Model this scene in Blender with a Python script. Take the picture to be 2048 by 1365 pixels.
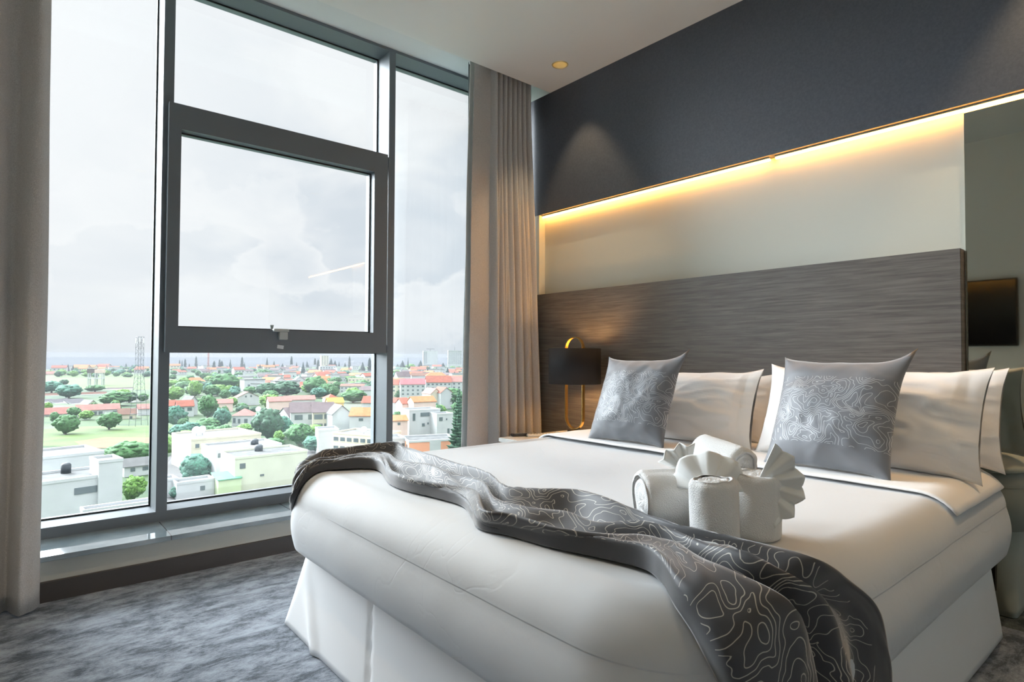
import bpy, bmesh, math, random
import numpy as np
from mathutils import Vector, Matrix, noise
random.seed(7); rng = np.random.default_rng(5)
sc = bpy.context.scene
for o in list(bpy.data.objects): bpy.data.objects.remove(o)
col = sc.collection
PI = math.pi

# ------------------------------------------------------------------ camera
F_PX = 1192.13; YAW = math.radians(49.8695); PITCH = math.radians(1.3844); ROLL = math.radians(.2244)
CAM = np.array([0., 0., 1.05])
_f = np.array([math.cos(YAW)*math.cos(PITCH), math.sin(YAW)*math.cos(PITCH), math.sin(PITCH)])
_r = np.array([math.sin(YAW), -math.cos(YAW), 0]); _u = np.cross(_r, _f)
_r2 = math.cos(ROLL)*_r+math.sin(ROLL)*_u; _u2 = -math.sin(ROLL)*_r+math.cos(ROLL)*_u
cd = bpy.data.cameras.new('camera'); cam = bpy.data.objects.new('camera', cd); col.objects.link(cam)
cd.sensor_width = 36; cd.lens = F_PX/2048*36; cd.clip_start = .02; cd.clip_end = 9000
M = Matrix.Identity(4)
for i in range(3):
    M[i][0] = _r2[i]; M[i][1] = _u2[i]; M[i][2] = -_f[i]; M[i][3] = CAM[i]
cam.matrix_world = M
sc.camera = cam
def at(px, py, ax, val):
    """the point where the line of sight through a pixel meets the plane axis=val"""
    d = _f*F_PX+_r2*(px-1024)-_u2*(py-682.5)
    return CAM+d*((val-CAM[ax])/d[ax])
def deep(px, py, D):
    d = _f*F_PX+_r2*(px-1024)-_u2*(py-682.5)
    return CAM+d*(D/F_PX)

# ------------------------------------------------------------------ view, world, sun
vs = sc.view_settings
vs.view_transform = 'Standard'; vs.look = 'None'; vs.gamma = 1; vs.use_curve_mapping = False
vs.exposure = 0.08
sc.cycles.transparent_max_bounces = 24
sc.cycles.max_bounces = 10; sc.cycles.diffuse_bounces = 5; sc.cycles.glossy_bounces = 5
sc.cycles.sample_clamp_indirect = 6.0

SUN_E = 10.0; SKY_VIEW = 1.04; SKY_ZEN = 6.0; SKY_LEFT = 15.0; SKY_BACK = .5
w = bpy.data.worlds.new('overcast_sky'); sc.world = w; w.use_nodes = True
nt = w.node_tree; nt.nodes.clear()
N = nt.nodes.new; Lk = nt.links.new
tc = N('ShaderNodeTexCoord')
mp = N('ShaderNodeMapping'); mp.inputs['Scale'].default_value = (1, 1, 1.9); Lk(tc.outputs['Generated'], mp.inputs[0])
n1 = N('ShaderNodeTexNoise'); n1.inputs['Scale'].default_value = 3.4; n1.inputs['Detail'].default_value = 6; n1.inputs['Roughness'].default_value = .45
mp.inputs['Location'].default_value = (3.3, 1.7, .4)
n1.inputs['Distortion'].default_value = .35
Lk(mp.outputs[0], n1.inputs[0])
cr = N('ShaderNodeValToRGB'); el = cr.color_ramp.elements
el[0].position = .42; el[0].color = (.70, .755, .81, 1); el[1].position = .575; el[1].color = (.93, .95, .96, 1)
e = el.new(.48); e.color = (.78, .82, .86, 1); e = el.new(.53); e.color = (.87, .895, .91, 1)
Lk(n1.outputs['Fac'], cr.inputs[0])
# brighter towards where the sun stands behind the cloud (to the left) and near the zenith
sep = N('ShaderNodeSeparateXYZ'); Lk(tc.outputs['Generated'], sep.inputs[0])
dot = N('ShaderNodeVectorMath'); dot.operation = 'DOT_PRODUCT'; Lk(tc.outputs['Generated'], dot.inputs[0])
a_ = math.radians(108); b_ = math.radians(28)
dot.inputs[1].default_value = (math.cos(a_)*math.cos(b_), math.sin(a_)*math.cos(b_), math.sin(b_))
m1 = N('ShaderNodeMapRange'); m1.interpolation_type = 'SMOOTHSTEP'
m1.inputs['From Min'].default_value = .70; m1.inputs['From Max'].default_value = 1.0; m1.inputs['To Min'].default_value = .0; m1.inputs['To Max'].default_value = 1.0
Lk(dot.outputs['Value'], m1.inputs['Value'])
mixw = N('ShaderNodeMixRGB'); mixw.inputs['Color2'].default_value = (.97, .98, .985, 1)
Lk(m1.outputs[0], mixw.inputs['Fac'])
# cumulus heads lower down
mpb = N('ShaderNodeMapping'); mpb.inputs['Scale'].default_value = (1, 1, 1.35); mpb.inputs['Location'].default_value = (.35, 5.2, 2.1); Lk(tc.outputs['Generated'], mpb.inputs[0])
nb = N('ShaderNodeTexNoise'); nb.inputs['Scale'].default_value = 6.5; nb.inputs['Detail'].default_value = 9; nb.inputs['Roughness'].default_value = .5; nb.inputs['Distortion'].default_value = .15; Lk(mpb.outputs[0], nb.inputs[0])
crb = N('ShaderNodeValToRGB'); eb = crb.color_ramp.elements; eb[0].position = .50; eb[0].color = (0, 0, 0, 1); eb[1].position = .70; eb[1].color = (.1, .1, .1, 1)
q_ = eb.new(.535); q_.color = (.75, .75, .75, 1)
Lk(nb.outputs['Fac'], crb.inputs[0])
mb_ = N('ShaderNodeMapRange'); mb_.inputs['From Min'].default_value = .38; mb_.inputs['From Max'].default_value = .16; mb_.inputs['To Min'].default_value = .0; mb_.inputs['To Max'].default_value = 1.0
mm_ = N('ShaderNodeMath'); mm_.operation = 'MULTIPLY'; Lk(crb.outputs[0], mm_.inputs[0]); Lk(mb_.outputs[0], mm_.inputs[1])
mixp = N('ShaderNodeMixRGB'); mixp.inputs['Color2'].default_value = (.93, .945, .955, 1); Lk(mm_.outputs[0], mixp.inputs['Fac']); Lk(cr.outputs[0], mixp.inputs['Color1'])
Lk(mixp.outputs[0], mixw.inputs['Color1'])
# haze band low over the land
Lk(sep.outputs['Z'], mb_.inputs['Value'])
m3 = N('ShaderNodeMapRange'); m3.inputs['From Min'].default_value = -.02; m3.inputs['From Max'].default_value = .12; m3.inputs['To Min'].default_value = .75; m3.inputs['To Max'].default_value = 0.0
Lk(sep.outputs['Z'], m3.inputs['Value'])
mixh = N('ShaderNodeMixRGB'); mixh.inputs['Color2'].default_value = (.74, .785, .83, 1)
Lk(m3.outputs[0], mixh.inputs['Fac']); Lk(mixw.outputs[0], mixh.inputs['Color1'])
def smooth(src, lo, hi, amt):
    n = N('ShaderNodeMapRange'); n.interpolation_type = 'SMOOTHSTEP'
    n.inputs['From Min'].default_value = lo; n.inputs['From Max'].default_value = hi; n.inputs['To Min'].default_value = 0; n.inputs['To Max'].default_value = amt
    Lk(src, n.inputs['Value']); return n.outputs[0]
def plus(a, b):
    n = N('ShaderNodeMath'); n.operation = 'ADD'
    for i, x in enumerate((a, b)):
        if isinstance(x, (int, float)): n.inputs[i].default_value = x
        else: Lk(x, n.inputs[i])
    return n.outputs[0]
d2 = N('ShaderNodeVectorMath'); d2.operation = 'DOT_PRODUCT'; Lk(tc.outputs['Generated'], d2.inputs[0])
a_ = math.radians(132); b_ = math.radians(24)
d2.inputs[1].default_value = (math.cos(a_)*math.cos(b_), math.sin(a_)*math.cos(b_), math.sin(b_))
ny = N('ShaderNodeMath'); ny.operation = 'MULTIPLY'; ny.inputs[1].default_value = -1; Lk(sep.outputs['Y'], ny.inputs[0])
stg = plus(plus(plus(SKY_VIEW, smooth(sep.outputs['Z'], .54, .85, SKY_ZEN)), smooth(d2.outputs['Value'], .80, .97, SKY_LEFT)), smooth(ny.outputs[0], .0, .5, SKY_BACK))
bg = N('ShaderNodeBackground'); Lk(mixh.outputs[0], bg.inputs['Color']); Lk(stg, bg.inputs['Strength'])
wo = N('ShaderNodeOutputWorld'); Lk(bg.outputs[0], wo.inputs['Surface'])

sd = bpy.data.lights.new('sun_behind_cloud', 'SUN'); sd.energy = SUN_E; sd.angle = math.radians(50); sd.color = (.84, .93, 1.0)
so = bpy.data.objects.new('sun_behind_cloud', sd); col.objects.link(so)
az = math.radians(109); ele = math.radians(29)
sv = Vector((math.cos(az)*math.cos(ele), math.sin(az)*math.cos(ele), math.sin(ele)))
so.rotation_euler = sv.to_track_quat('Z', 'Y').to_euler(); so.location = sv*50

# ------------------------------------------------------------------ object helpers
def tag(o, label=None, cat=None, group=None, kind=None):
    if label: o['label'] = label
    if cat: o['category'] = cat
    if group: o['group'] = group
    if kind: o['kind'] = kind
    return o
def empty(name, loc=(0, 0, 0), rz=0, **k):
    o = bpy.data.objects.new(name, None); col.objects.link(o); o.location = loc; o.rotation_euler = (0, 0, rz)
    o.empty_display_size = .1
    return tag(o, **k)
def link(name, me, mat=None, parent=None, smooth=False):
    o = bpy.data.objects.new(name, me); col.objects.link(o)
    if mat is not None and not me.materials:
        for m in (mat if isinstance(mat, (list, tuple)) else [mat]): me.materials.append(m)
    if smooth: me.polygons.foreach_set('use_smooth', [True]*len(me.polygons))
    if parent: o.parent = parent
    return o
class MB:
    """collects shapes for ONE mesh"""
    def __init__(s): s.bm = bmesh.new()
    def box(s, x0, x1, y0, y1, z0, z1, mi=0, rot=None, bev=0):
        r = bmesh.ops.create_cube(s.bm, size=1)
        vs_ = r['verts']
        for v in vs_: v.co = Vector(((x0+x1)/2+v.co.x*(x1-x0), (y0+y1)/2+v.co.y*(y1-y0), (z0+z1)/2+v.co.z*(z1-z0)))
        fs = list({f for v in vs_ for f in v.link_faces})
        for f in fs: f.material_index = mi
        if bev:
            es = list({e for v in vs_ for e in v.link_edges})
            rb = bmesh.ops.bevel(s.bm, geom=es, offset=bev, segments=2, affect='EDGES')
            vs_ = [v for v in {v for f in rb['faces'] for v in f.verts}]
        if rot:
            vs_ = list({v for v in vs_})
            bmesh.ops.rotate(s.bm, verts=vs_, cent=rot[0], matrix=Matrix.Rotation(rot[1], 3, rot[2]))
        return s
    def tube(s, pts, r, n=8, mi=0, closed=False, cap=True):
        pts = [Vector(p) for p in pts]; rs = r if isinstance(r, (list, tuple)) else [r]*len(pts)
        rings = []; k = len(pts)
        up = None
        for i, p in enumerate(pts):
            if closed: t = pts[(i+1) % k]-pts[i-1]
            else: t = pts[min(i+1, k-1)]-pts[max(i-1, 0)]
            t.normalize()
            if up is None:
                up = Vector((0, 0, 1)) if abs(t.z) < .9 else Vector((1, 0, 0))
            a = t.cross(up); a.normalize(); b = a.cross(t); up = b
            rings.append([s.bm.verts.new(p+a*math.cos(2*PI*j/n)*rs[i]+b*math.sin(2*PI*j/n)*rs[i]) for j in range(n)])
        m = k if closed else k-1
        for i in range(m):
            A = rings[i]; B = rings[(i+1) % k]
            for j in range(n):
                f = s.bm.faces.new((A[j], A[(j+1) % n], B[(j+1) % n], B[j])); f.material_index = mi; f.smooth = True
        if cap and not closed:
            for R_ in (rings[0][::-1], rings[-1]):
                f = s.bm.faces.new(R_); f.material_index = mi
        return s
    def lathe(s, prof, c=(0, 0, 0), n=48, mi=0, cap=False):
        rings = []
        for (r, z) in prof:
            rings.append([s.bm.verts.new((c[0]+r*math.cos(2*PI*j/n), c[1]+r*math.sin(2*PI*j/n), c[2]+z)) for j in range(n)])
        for A, B in zip(rings, rings[1:]):
            for j in range(n):
                f = s.bm.faces.new((A[j], A[(j+1) % n], B[(j+1) % n], B[j])); f.material_index = mi; f.smooth = True
        if cap:
            s.bm.faces.new(rings[0][::-1]).material_index = mi; s.bm.faces.new(rings[-1]).material_index = mi
        return s
    def poly(s, pts, mi=0):
        f = s.bm.faces.new([s.bm.verts.new(p) for p in pts]); f.material_index = mi; return s
    def prism(s, pts, v, mi=0):
        """closed prism: polygon pts swept by vector v"""
        v = Vector(v); A = [s.bm.verts.new(p) for p in pts]; B = [s.bm.verts.new(Vector(p)+v) for p in pts]; n = len(pts)
        for q in (A[::-1], B): s.bm.faces.new(q).material_index = mi
        for i in range(n): s.bm.faces.new((A[i], A[(i+1) % n], B[(i+1) % n], B[i])).material_index = mi
        return s
    def mesh(s, name):
        bmesh.ops.recalc_face_normals(s.bm, faces=s.bm.faces[:])
        me = bpy.data.meshes.new(name); s.bm.to_mesh(me); s.bm.free(); return me
    def build(s, name, mat, parent=None, **k):
        return tag(link(name, s.mesh(name), mat, parent), **k)
def grid_mesh(name, P, uv=None, closed_u=False, thick=0):
    """P[i][j] numpy (nu,nv,3) -> quad mesh"""
    nu, nv = P.shape[:2]
    me = bpy.data.meshes.new(name)
    idx = np.arange(nu*nv).reshape(nu, nv)
    iu = nu if closed_u else nu-1
    a = idx[:iu, :-1]; b = np.roll(idx, -1, 0)[:iu, :-1]; c = np.roll(idx, -1, 0)[:iu, 1:]; d = idx[:iu, 1:]
    faces = np.stack([a, b, c, d], -1).reshape(-1, 4)
    me.from_pydata(P.reshape(-1, 3).tolist(), [], faces.tolist())
    if uv is not None:
        l = me.uv_layers.new(name='UVMap'); U = uv.reshape(-1, 2)
        l.data.foreach_set('uv', U[faces.reshape(-1)].reshape(-1))
    me.polygons.foreach_set('use_smooth', [True]*len(me.polygons))
    me.update()
    return me
def solid(o, t, off=-1):
    m = o.modifiers.new('thickness', 'SOLIDIFY'); m.thickness = t; m.offset = off; return o
def subsurf(o, n=1):
    m = o.modifiers.new('smooth', 'SUBSURF'); m.levels = n; m.render_levels = n; return o

# ------------------------------------------------------------------ materials
def mat(name, color=(.5, .5, .5), rough=.6, metal=0, spec=.5, sheen=0, emit=None, es=0, bump=None, var=None, coat=0):
    """bump=(scale,strength,detail,(sx,sy,sz)); var=(scale,amount,(sx,sy,sz)) noise variation of the colour"""
    m = bpy.data.materials.new(name); m.use_nodes = True
    t = m.node_tree; p = t.nodes['Principled BSDF']
    p.inputs['Base Color'].default_value = (*color, 1); p.inputs['Roughness'].default_value = rough
    p.inputs['Metallic'].default_value = metal; p.inputs['Specular IOR Level'].default_value = spec
    if sheen: p.inputs['Sheen Weight'].default_value = sheen; p.inputs['Sheen Roughness'].default_value = .4
    if coat: p.inputs['Coat Weight'].default_value = coat; p.inputs['Coat Roughness'].default_value = .05
    if emit: p.inputs['Emission Color'].default_value = (*emit, 1); p.inputs['Emission Strength'].default_value = es
    if bump or var:
        tcn = t.nodes.new('ShaderNodeTexCoord')
    if bump:
        mpn = t.nodes.new('ShaderNodeMapping'); mpn.inputs['Scale'].default_value = bump[3] if len(bump) > 3 else (1, 1, 1)
        t.links.new(tcn.outputs['Object'], mpn.inputs[0])
        nn = t.nodes.new('ShaderNodeTexNoise'); nn.inputs['Scale'].default_value = bump[0]; nn.inputs['Detail'].default_value = bump[2] if len(bump) > 2 else 3
        t.links.new(mpn.outputs[0], nn.inputs[0])
        bn = t.nodes.new('ShaderNodeBump'); bn.inputs['Strength'].default_value = bump[1]; bn.inputs['Distance'].default_value = .01
        t.links.new(nn.outputs['Fac'], bn.inputs['Height']); t.links.new(bn.outputs[0], p.inputs['Normal'])
    if var:
        mpn = t.nodes.new('ShaderNodeMapping'); mpn.inputs['Scale'].default_value = var[2] if len(var) > 2 else (1, 1, 1)
        t.links.new(tcn.outputs['Object'], mpn.inputs[0])
        nn = t.nodes.new('ShaderNodeTexNoise'); nn.inputs['Scale'].default_value = var[0]; nn.inputs['Detail'].default_value = 5
        t.links.new(mpn.outputs[0], nn.inputs[0])
        r_ = t.nodes.new('ShaderNodeValToRGB'); q = r_.color_ramp.elements; am = var[1]
        q[0].position = .3; q[1].position = .7
        q[0].color = (*[c*(1-am) for c in color], 1); q[1].color = (*[min(1, c*(1+am)) for c in color], 1)
        t.links.new(nn.outputs['Fac'], r_.inputs[0]); t.links.new(r_.outputs[0], p.inputs['Base Color'])
    return m
def nodes_of(m): return m.node_tree, m.node_tree.nodes['Principled BSDF']

M_ = {}
M_['ceiling'] = mat('ceiling_paint', (.80, .795, .78), .8, bump=(60, .03))
M_['pocket'] = mat('pocket_paint', (.74, .75, .75), .7)
M_['darkwall'] = mat('dark_wallcovering', (.072, .080, .100), .55, bump=(300, .12, 2), var=(90, .12))
M_['panel'] = mat('pale_wall_panel', (.62, .64, .58), .6, bump=(40, .02))
M_['greenwall'] = mat('pale_wall_paint', (.84, .85, .83), .7)
M_['frame'] = mat('grey_aluminium', (.135, .155, .175), .5, metal=.1, bump=(400, .05))
M_['frame_lt'] = mat('light_aluminium', (.42, .47, .49), .4, metal=.2)
M_['gasket'] = mat('black_gasket', (.01, .012, .012), .6)
M_['lowwall'] = mat('beige_wall_paint', (.46, .46, .42), .8, bump=(80, .05))
M_['baseboard'] = mat('dark_baseboard', (.055, .048, .046), .5, bump=(20, .05, 3, (1, 1, 20)))
M_['white'] = mat('white_plastic', (.8, .8, .78), .35)
M_['blackp'] = mat('black_plastic', (.012, .012, .014), .3)
M_['brass'] = mat('brass', (.83, .55, .20), .25, metal=1)
M_['blackm'] = mat('black_metal', (.02, .02, .02), .4, metal=.6)
M_['shade'] = mat('black_lampshade_fabric', (.014, .013, .015), .8, bump=(500, .1))
M_['shade_in'] = mat('lampshade_lining', (.6, .45, .2), .5)
M_['marble'] = mat('white_marble', (.72, .71, .68), .25, var=(9, .12))
M_['ns'] = mat('grey_nightstand', (.36, .38, .38), .4, var=(6, .08))
M_['towel'] = mat('white_terry', (.90, .90, .89), .95, sheen=.3, bump=(420, .45, 3))
M_['linen'] = mat('white_pillowcase', (.86, .85, .84), .75, sheen=.1, bump=(5, .35, 4))
M_['skirt'] = mat('bed_skirt_cotton', (.82, .83, .84), .8, bump=(4, .25, 3))
M_['napkin'] = mat('folded_white_napkin', (.86, .88, .87), .7, bump=(30, .1))
M_['tv'] = mat('television_screen', (.006, .006, .008), .12)
M_['desk'] = mat('white_desk_top', (.78, .8, .78), .25)
M_['darkwood'] = mat('dark_wood', (.05, .035, .028), .5)
M_['blackout'] = mat('curtain_blackout', (.10, .12, .125), .8)
M_['lining'] = mat('curtain_lining', (.75, .76, .74), .8)
M_['tape'] = mat('paper_tape', (.62, .66, .68), .6)
M_['zinc'] = mat('zinc_latch', (.42, .45, .44), .5, metal=.4)

# duvet cotton: fine creases, one long fold line along the foot side
m = mat('white_duvet_cotton', (.61, .635, .66), .7, sheen=.15); M_['duvet'] = m
t, p = nodes_of(m)
tcn = t.nodes.new('ShaderNodeTexCoord')
mpn = t.nodes.new('ShaderNodeMapping'); mpn.inputs['Scale'].default_value = (1, 1, 1.3); t.links.new(tcn.outputs['Object'], mpn.inputs[0])
nn = t.nodes.new('ShaderNodeTexNoise'); nn.inputs['Scale'].default_value = 2.6; nn.inputs['Detail'].default_value = 3; nn.inputs['Distortion'].default_value = .8; t.links.new(mpn.outputs[0], nn.inputs[0])
# thin creases = narrow valleys of a ridged noise
ab = t.nodes.new('ShaderNodeMath'); ab.operation = 'SUBTRACT'; ab.inputs[1].default_value = .5; t.links.new(nn.outputs['Fac'], ab.inputs[0])
ab2 = t.nodes.new('ShaderNodeMath'); ab2.operation = 'ABSOLUTE'; t.links.new(ab.outputs[0], ab2.inputs[0])
mr = t.nodes.new('ShaderNodeMapRange'); mr.inputs['From Max'].default_value = .012; mr.inputs['From Min'].default_value = 0; mr.inputs['To Max'].default_value = .12; t.links.new(ab2.outputs[0], mr.inputs['Value'])
sx = t.nodes.new('ShaderNodeSeparateXYZ'); t.links.new(tcn.outputs['Object'], sx.inputs[0])
zz = t.nodes.new('ShaderNodeMapRange'); zz.inputs['From Min'].default_value = .514; zz.inputs['From Max'].default_value = .517; zz.inputs['To Max'].default_value = .7; t.links.new(sx.outputs['Z'], zz.inputs['Value'])
yy = t.nodes.new('ShaderNodeMapRange'); yy.inputs['From Min'].default_value = .455; yy.inputs['From Max'].default_value = .305; t.links.new(sx.outputs['Y'], yy.inputs['Value'])
mu = t.nodes.new('ShaderNodeMath'); mu.operation = 'MULTIPLY'; t.links.new(zz.outputs[0], mu.inputs[0]); t.links.new(yy.outputs[0], mu.inputs[1])
n2 = t.nodes.new('ShaderNodeTexNoise'); n2.inputs['Scale'].default_value = 9; n2.inputs['Detail'].default_value = 4; t.links.new(tcn.outputs['Object'], n2.inputs[0])
ad = t.nodes.new('ShaderNodeMath'); ad.operation = 'ADD'; t.links.new(mr.outputs[0], ad.inputs[0]); t.links.new(mu.outputs[0], ad.inputs[1])
ad2 = t.nodes.new('ShaderNodeMath'); ad2.operation = 'ADD'; t.links.new(ad.outputs[0], ad2.inputs[0]); t.links.new(n2.outputs['Fac'], ad2.inputs[1])
bn = t.nodes.new('ShaderNodeBump'); bn.inputs['Strength'].default_value = .35; bn.inputs['Distance'].default_value = .006
t.links.new(ad2.outputs[0], bn.inputs['Height']); t.links.new(bn.outputs[0], p.inputs['Normal'])

def contour_fabric(name, base, thread, scale, levels, lw, vlo, vhi, ulo=-9, uhi=9, rough=.5, sheen=.3, seed=0):
    """woven cloth with stitched contour lines between v=vlo..vhi of its UV (metres)"""
    m = mat(name, base, rough, sheen=sheen); t, p = nodes_of(m)
    uvn = t.nodes.new('ShaderNodeTexCoord')
    def math_(op, a, b=None):
        n = t.nodes.new('ShaderNodeMath'); n.operation = op
        for i, x in enumerate((a, b)):
            if x is None: continue
            if isinstance(x, (int, float)): n.inputs[i].default_value = x
            else: t.links.new(x, n.inputs[i])
        return n.outputs[0]
    eps = .0025
    def nz(dx, dy):
        va = t.nodes.new('ShaderNodeVectorMath'); va.operation = 'ADD'; va.inputs[1].default_value = (dx+seed, dy, 0); t.links.new(uvn.outputs['UV'], va.inputs[0])
        n = t.nodes.new('ShaderNodeTexNoise'); n.inputs['Scale'].default_value = scale; n.inputs['Detail'].default_value = 2.2; n.inputs['Roughness'].default_value = .45; n.inputs['Distortion'].default_value = .4
        t.links.new(va.outputs[0], n.inputs[0]); return n.outputs['Fac']
    a, b, c = nz(0, 0), nz(eps, 0), nz(0, eps)
    gx = math_('SUBTRACT', b, a); gy = math_('SUBTRACT', c, a)
    g = math_('SQRT', math_('ADD', math_('MULTIPLY', gx, gx), math_('MULTIPLY', gy, gy)))
    g = math_('DIVIDE', g, eps)
    k = math_('MULTIPLY', a, levels)
    d = math_('ABSOLUTE', math_('SUBTRACT', math_('FRACT', k), .5))
    dist = math_('DIVIDE', d, math_('MULTIPLY', math_('MAXIMUM', g, .25), levels))   # metres to the line
    ln = math_('LESS_THAN', dist, lw)
    s_ = t.nodes.new('ShaderNodeSeparateXYZ'); t.links.new(uvn.outputs['UV'], s_.inputs[0])
    for ch, lo, hi in (('Y', vlo, vhi), ('X', ulo, uhi)):
        ln = math_('MULTIPLY', ln, math_('GREATER_THAN', s_.outputs[ch], lo)); ln = math_('MULTIPLY', ln, math_('LESS_THAN', s_.outputs[ch], hi))
    mx = t.nodes.new('ShaderNodeMixRGB'); mx.inputs['Color1'].default_value = (*base, 1); mx.inputs['Color2'].default_value = (*thread, 1)
    t.links.new(ln, mx.inputs['Fac']); t.links.new(mx.outputs[0], p.inputs['Base Color'])
    rr_ = math_('SUBTRACT', rough, math_('MULTIPLY', ln, .15)); t.links.new(rr_, p.inputs['Roughness'])
    wn = t.nodes.new('ShaderNodeTexNoise'); wn.inputs['Scale'].default_value = 900; t.links.new(uvn.outputs['UV'], wn.inputs[0])
    bn = t.nodes.new('ShaderNodeBump'); bn.inputs['Strength'].default_value = .15; bn.inputs['Distance'].default_value = .002
    t.links.new(math_('ADD', wn.outputs['Fac'], ln), bn.inputs['Height']); t.links.new(bn.outputs[0], p.inputs['Normal'])
    return m
M_['cushion'] = contour_fabric('grey_cushion_fabric', (.165, .175, .195), (.50, .52, .54), 9.5, 24, .0007, -.135, .13, rough=.5, sheen=.5)
M_['cushion_plain'] = mat('grey_cushion_back', (.14, .15, .165), .5, sheen=.4)
M_['runner'] = contour_fabric('grey_runner_fabric', (.055, .056, .062), (.46, .43, .38), 7.0, 20, .0009, .09, .63, rough=.52, sheen=.7, seed=3.3)

# carpet
m = mat('blue_grey_carpet', (.2, .2, .2), .95, sheen=.3); M_['carpet'] = m; t, p = nodes_of(m)
tcn = t.nodes.new('ShaderNodeTexCoord')
mpn = t.nodes.new('ShaderNodeMapping'); mpn.inputs['Scale'].default_value = (1.0, 2.0, 1); mpn.inputs['Rotation'].default_value = (0, 0, math.radians(4)); t.links.new(tcn.outputs['Object'], mpn.inputs[0])
nn = t.nodes.new('ShaderNodeTexNoise'); nn.inputs['Scale'].default_value = 5.5; nn.inputs['Detail'].default_value = 14; nn.inputs['Roughness'].default_value = .82; nn.inputs['Distortion'].default_value = .25; t.links.new(mpn.outputs[0], nn.inputs[0])
r_ = t.nodes.new('ShaderNodeValToRGB'); q = r_.color_ramp.elements
q[0].position = .42; q[0].color = (.030, .045, .066, 1); q[1].position = .585; q[1].color = (.29, .33, .39, 1)
e = q.new(.49); e.color = (.15, .175, .215, 1)
t.links.new(nn.outputs['Fac'], r_.inputs[0]); t.links.new(r_.outputs[0], p.inputs['Base Color'])
n2 = t.nodes.new('ShaderNodeTexNoise'); n2.inputs['Scale'].default_value = 260; t.links.new(tcn.outputs['Object'], n2.inputs[0])
bn = t.nodes.new('ShaderNodeBump'); bn.inputs['Strength'].default_value = .6; bn.inputs['Distance'].default_value = .004
t.links.new(n2.outputs['Fac'], bn.inputs['Height']); t.links.new(bn.outputs[0], p.inputs['Normal'])

# curtain fabric: coarse weave
M_['curtain'] = mat('taupe_curtain', (.50, .485, .475), .85, sheen=.3, bump=(700, .3, 2, (1, 1, .5)), var=(500, .25, (1, 1, .6)))

# wood headboard: horizontal grain
m = mat('grey_oak_veneer', (.12, .11, .10), .5); M_['wood'] = m; t, p = nodes_of(m)
tcn = t.nodes.new('ShaderNodeTexCoord'); mpn = t.nodes.new('ShaderNodeMapping'); mpn.inputs['Scale'].default_value = (1, 1.1, 26); t.links.new(tcn.outputs['Object'], mpn.inputs[0])
nn = t.nodes.new('ShaderNodeTexNoise'); nn.inputs['Scale'].default_value = 3.5; nn.inputs['Detail'].default_value = 8; nn.inputs['Roughness'].default_value = .65; nn.inputs['Distortion'].default_value = .6; t.links.new(mpn.outputs[0], nn.inputs[0])
r_ = t.nodes.new('ShaderNodeValToRGB'); q = r_.color_ramp.elements
q[0].position = .35; q[0].color = (.095, .086, .080, 1); q[1].position = .7; q[1].color = (.19, .175, .160, 1)
t.links.new(nn.outputs['Fac'], r_.inputs[0]); t.links.new(r_.outputs[0], p.inputs['Base Color'])
bn = t.nodes.new('ShaderNodeBump'); bn.inputs['Strength'].default_value = .12; bn.inputs['Distance'].default_value = .003
t.links.new(nn.outputs['Fac'], bn.inputs['Height']); t.links.new(bn.outputs[0], p.inputs['Normal'])

# glossy stone sill with tile joints
m = mat('polished_grey_stone', (.20, .24, .26), .035, spec=.5); M_['sill'] = m; t, p = nodes_of(m); p.inputs['IOR'].default_value = 2.0
tcn = t.nodes.new('ShaderNodeTexCoord'); sx = t.nodes.new('ShaderNodeSeparateXYZ'); t.links.new(tcn.outputs['Object'], sx.inputs[0])
mo = t.nodes.new('ShaderNodeMath'); mo.operation = 'PINGPONG'; mo.inputs[1].default_value = .3; t.links.new(sx.outputs['X'], mo.inputs[0])
lt = t.nodes.new('ShaderNodeMath'); lt.operation = 'LESS_THAN'; lt.inputs[1].default_value = .0022; t.links.new(mo.outputs[0], lt.inputs[0])
nn = t.nodes.new('ShaderNodeTexNoise'); nn.inputs['Scale'].default_value = 7; nn.inputs['Detail'].default_value = 6; t.links.new(tcn.outputs['Object'], nn.inputs[0])
r_ = t.nodes.new('ShaderNodeValToRGB'); q = r_.color_ramp.elements; q[0].color = (.15, .19, .21, 1); q[1].color = (.24, .28, .30, 1); q[0].position = .35; q[1].position = .65
t.links.new(nn.outputs['Fac'], r_.inputs[0])
mx = t.nodes.new('ShaderNodeMixRGB'); mx.inputs['Color2'].default_value = (.05, .05, .05, 1); t.links.new(lt.outputs[0], mx.inputs['Fac']); t.links.new(r_.outputs[0], mx.inputs['Color1']); t.links.new(mx.outputs[0], p.inputs['Base Color'])

# window glass: clear pane, Fresnel reflection
m = bpy.data.materials.new('window_glass'); m.use_nodes = True; M_['glass'] = m; t = m.node_tree; t.nodes.clear()
tr = t.nodes.new('ShaderNodeBsdfTransparent'); tr.inputs[0].default_value = (.97, .98, .985, 1)
gl = t.nodes.new('ShaderNodeBsdfGlossy'); gl.inputs['Roughness'].default_value = 0.0; gl.inputs[0].default_value = (.9, .95, .95, 1)
fr = t.nodes.new('ShaderNodeFresnel'); fr.inputs[0].default_value = 1.45
mx = t.nodes.new('ShaderNodeMixShader'); t.links.new(fr.outputs[0], mx.inputs[0]); t.links.new(tr.outputs[0], mx.inputs[1]); t.links.new(gl.outputs[0], mx.inputs[2])
ou = t.nodes.new('ShaderNodeOutputMaterial'); t.links.new(mx.outputs[0], ou.inputs[0])
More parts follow.
